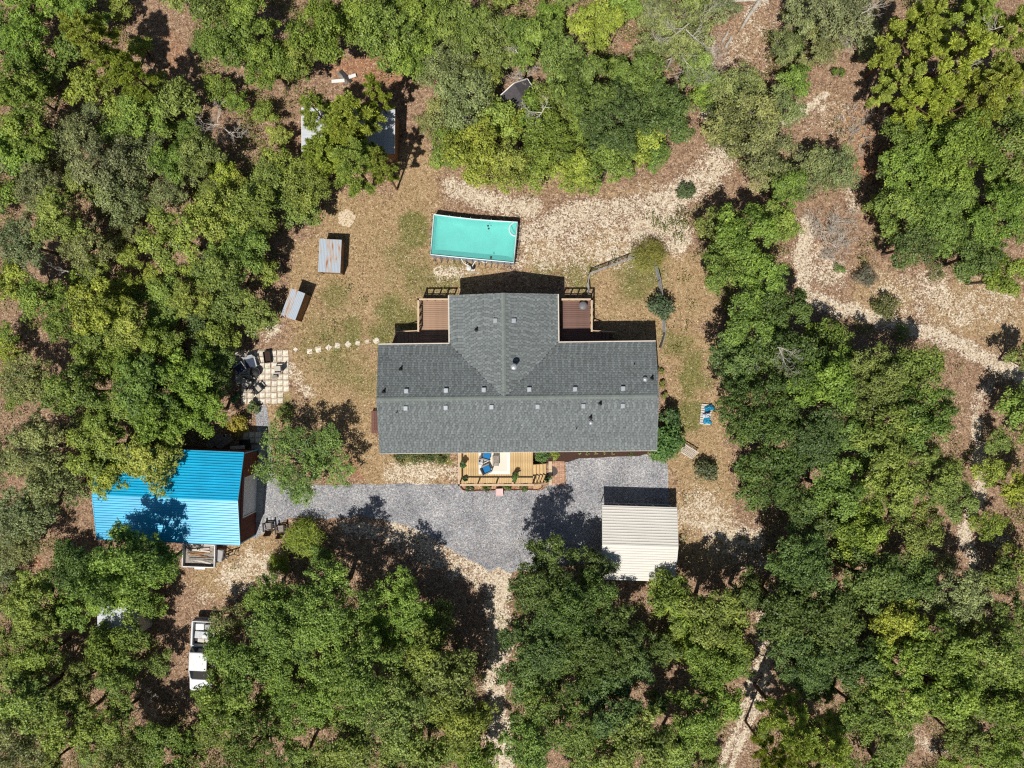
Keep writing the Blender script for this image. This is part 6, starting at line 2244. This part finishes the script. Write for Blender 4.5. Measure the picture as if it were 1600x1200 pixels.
log('longest pale fallen log lying across bare soil at the top edge', 1190, -6, 1158, 45, .2, .1)
log('short pale log, first of two side by side near the long log', 1137, 50, 1128, 68, .1, .1)
log('short thick pale log, second of two side by side near the long log', 1143, 57, 1133, 76, .13, .13)
log('thin pale log lying along the top edge of the photo', 1120, 2, 1200, 1, .1, .07)
for k, (x0, y0, x1, y1, m_, lb) in enumerate(((527, 112, 541, 130, 'grey_wood', 'dark grey plank in the scrap heap above the metal shed'), (531, 110, 548, 127, 'charcoal', 'blackened plank in the scrap heap above the metal shed'), (518, 127, 538, 125, 'white_paint', 'short white board at the outer end of the scrap heap above the metal shed'), (545, 121, 556, 117, 'white_paint', 'broad white board on the pine side of the scrap heap above the metal shed'))):
    p0, p1 = at(x0, y0, .2), at(x1, y1, .25)
    d = p1 - p0
    tag(MB().box(0, 0, .05 + .06 * k, d.length, .28, .06).build('scrap_board', M[m_], None, ((p0.x + p1.x) / 2, (p0.y + p1.y) / 2, 0), math.atan2(d.y, d.x)), lb, 'board')

# ------------------------------------------------------------------ loose cover nobody could count
def scatter_cover():
    rng = np.random.default_rng(77)
    # dry grass and fallen leaves where the ground is open
    n0 = 170000
    x = rng.uniform(-45, 45, n0)
    y = rng.uniform(-34, 34, n0)
    z = zone_at(x, y)
    u = rng.random(n0)
    px, py = 800 + x / GS, 600 - y / GS
    grav = ((px > 396) & (px < 1046) & (py > 756) & (py < 842)) | ((px > 858) & (px < 1046) & (py > 708) & (py < 842)) | ((px > 396) & (px < 424) & (py > 632) & (py < 840))
    roofs = ((px > 598) & (px < 1020) & (py > 545) & (py < 700)) | ((px > 706) & (px < 868) & (py > 470) & (py < 560)) | ((px > 366) & (px < 460) & (py > 545) & (py < 634)) | ((px > 672) & (px < 808) & (py > 336) & (py < 408))
    bed = (px > 716) & (px < 1012) & (py > 700) & (py < 768)
    trk = (np.abs(px - 779) < 22) & (py > 884)
    ok = ~grav & ~roofs & ~bed & ~trk & (u < 1.0 - .6 * np.clip(z['sand'], 0, 1))
    x, y = x[ok], y[ok]
    z = zone_at(x, y)
    n = len(x)
    pos = np.stack([x, y, rng.uniform(.012, .05, n)], 1)
    nr = rng.normal(size=(n, 3)) * .45 + np.array([0, 0, 1.0])
    v, q = leaf_quads(pos, nr, rng.uniform(.045, .105, n), rng.uniform(.025, .06, n), rng)
    v[:, 2] = np.maximum(v[:, 2], .006)
    pal_l = np.array([lin(172, 138, 110), lin(146, 112, 88), lin(198, 168, 140), lin(112, 84, 66), lin(184, 146, 112), lin(200, 174, 144)])
    pal_d = np.array([lin(186, 162, 116), lin(160, 134, 92), lin(206, 186, 146), lin(130, 104, 70), lin(214, 198, 164), lin(176, 148, 104), lin(120, 116, 64)])
    pal_r = np.array([lin(178, 128, 94), lin(152, 102, 74), lin(198, 156, 122), lin(126, 84, 62)])
    li = pal_l[rng.integers(0, len(pal_l), n)]
    dr = pal_d[rng.integers(0, len(pal_d), n)]
    ru = pal_r[rng.integers(0, len(pal_r), n)]
    col = np.where((z['lawn'] > rng.uniform(.2, .8, n))[:, None], dr, li)
    col = np.where((z['rust'] > rng.uniform(.3, .9, n))[:, None], ru, col)
    col = np.clip(col * rng.uniform(.75, 1.2, (n, 1)), 0, .9)
    col[:, 3] = 1
    o = link('leaf_litter', fast_mesh('leaf_litter', v, q, M['bits'], None, col))
    o['kind'] = 'stuff'
    # grass blades on the lawns
    n0 = 150000
    x = rng.uniform(-34, 42, n0)
    y = rng.uniform(-20, 20, n0)
    z = zone_at(x, y)
    px, py = 800 + x / GS, 600 - y / GS
    grav = ((px > 396) & (px < 1046) & (py > 756) & (py < 842)) | ((px > 858) & (px < 1046) & (py > 700) & (py < 842)) | ((px > 396) & (px < 424) & (py > 632) & (py < 840))
    roofs = ((px > 598) & (px < 1020) & (py > 545) & (py < 700)) | ((px > 706) & (px < 868) & (py > 470) & (py < 560)) | ((px > 366) & (px < 460) & (py > 545) & (py < 634)) | ((px > 672) & (px < 808) & (py > 336) & (py < 408)) | ((px > 716) & (px < 1012) & (py > 700) & (py < 768))
    gp = np.clip(z['green'] + .35 * z['lawn'] * (fbm(x * .25 + 80, y * .25 + 80, 21) > .5), 0, 1.2)
    ok = ~grav & ~roofs & (rng.random(n0) < np.clip(.32 * z['lawn'] + gp * .8 - .7 * z['sand'], 0, 1))
    x, y, gp = x[ok], y[ok], gp[ok]
    n = len(x)
    ln_ = rng.uniform(.08, .2, n)
    a = rng.uniform(0, 6.283, n)
    c0 = np.stack([x, y, np.full(n, .0)], 1)
    lean = np.stack([np.cos(a), np.sin(a), rng.uniform(.25, 1.0, n)], 1) * ln_[:, None]
    sd = np.stack([-np.sin(a), np.cos(a), np.zeros(n)], 1) * .018
    v = np.stack([c0 - sd, c0 + sd, c0 + lean + sd * .5, c0 + lean - sd * .5], 1).reshape(-1, 3)
    q = np.arange(n * 4).reshape(-1, 4)
    gpal = np.array([lin(104, 110, 52), lin(122, 124, 62), lin(92, 96, 44), lin(140, 136, 76)])
    dpal = np.array([lin(190, 166, 120), lin(170, 144, 98), lin(206, 186, 140), lin(150, 124, 82)])
    col = np.where((gp > rng.uniform(.15, .8, n))[:, None], gpal[rng.integers(0, 4, n)], dpal[rng.integers(0, 4, n)])
    o = link('grass', fast_mesh('grass', v, q, M['bits'], None, col))
    o['kind'] = 'stuff'
    # low undergrowth in the woods
    bv, bq, bt = [], [], []
    off = 0
    cnt = 0
    rr = random.Random(5)
    while cnt < 5200:
        px, py = rr.uniform(-30, 1630), rr.uniform(-30, 1230)
        if clear_at(px, py, 4) and rr.random() < .97:
            continue
        if 366 < px < 1046 and 536 < py < 842 or 655 < px < 825 and 318 < py < 425:
            continue
        p = at(px, py)
        if fbm(np.array([p.x * .3]), np.array([p.y * .3]), 61)[0] < .44:
            continue
        cnt += 1
        nn = rr.randrange(14, 34)
        d = rng.normal(size=(nn, 3)) * np.array([.28, .28, .16]) + np.array([p.x, p.y, .25 + .35 * rr.random()])
        d[:, 2] = np.maximum(d[:, 2], .06)
        nr = rng.normal(size=(nn, 3)) * .5 + np.array([0, 0, 1])
        v, q = leaf_quads(d, nr, rng.uniform(.1, .22, nn), rng.uniform(.05, .12, nn), rng)
        bv.append(v)
        bq.append(q + off)
        off += len(v)
        bt.append(np.clip(.5 + rng.normal() * .12 + rng.normal(size=nn) * .14, 0, 1))
    o = link('undergrowth', fast_mesh('undergrowth', np.concatenate(bv), np.concatenate(bq), M['leaf'], np.concatenate(bt)))
    o.color = (.15, .175, .035, 1)
    o['kind'] = 'stuff'
    # woods that go on beyond the photograph on every side, as one mass
    rr = random.Random(15)
    bv, bq, bt = [], [], []
    off = 0
    src = PROT['broad']['S'][0][0]
    nv = len(src.vertices)
    co = np.empty(nv * 3, dtype=np.float32)
    src.vertices.foreach_get('co', co)
    co = co.reshape(-1, 3)
    tn = np.empty(len(src.polygons), dtype=np.float32)
    src.attributes['tone'].data.foreach_get('value', tn)
    got = []
    for _ in range(6000):
        x, y = rr.uniform(-62, 62), rr.uniform(-51, 51)
        px, py = 800 + x / GS, 600 - y / GS
        if -45 < px < 1645 and -45 < py < 1245:
            continue
        if abs(px - 785) < 60 and py > 1200 or any((x - a) ** 2 + (y - b) ** 2 < 12 for a, b in got):
            continue
        got.append((x, y))
        if len(got) > 110:
            break
    for x, y in got:
        s_ = rr.uniform(1.3, 1.9)
        a = rr.random() * 6.283
        ca, sa = math.cos(a), math.sin(a)
        p = np.stack([(co[:, 0] * ca - co[:, 1] * sa) * s_ + x, (co[:, 0] * sa + co[:, 1] * ca) * s_ + y, co[:, 2] * s_ * 1.1], 1)
        bv.append(p)
        bq.append(np.arange(nv).reshape(-1, 4) + off)
        off += nv
        bt.append(np.clip(tn + rr.uniform(-.12, .12), 0, 1))
    o = link('woods', fast_mesh('woods', np.concatenate(bv), np.concatenate(bq), M['leaf'], np.concatenate(bt)))
    o.color = (.17, .21, .034, 1)
    o['kind'] = 'stuff'


scatter_cover()
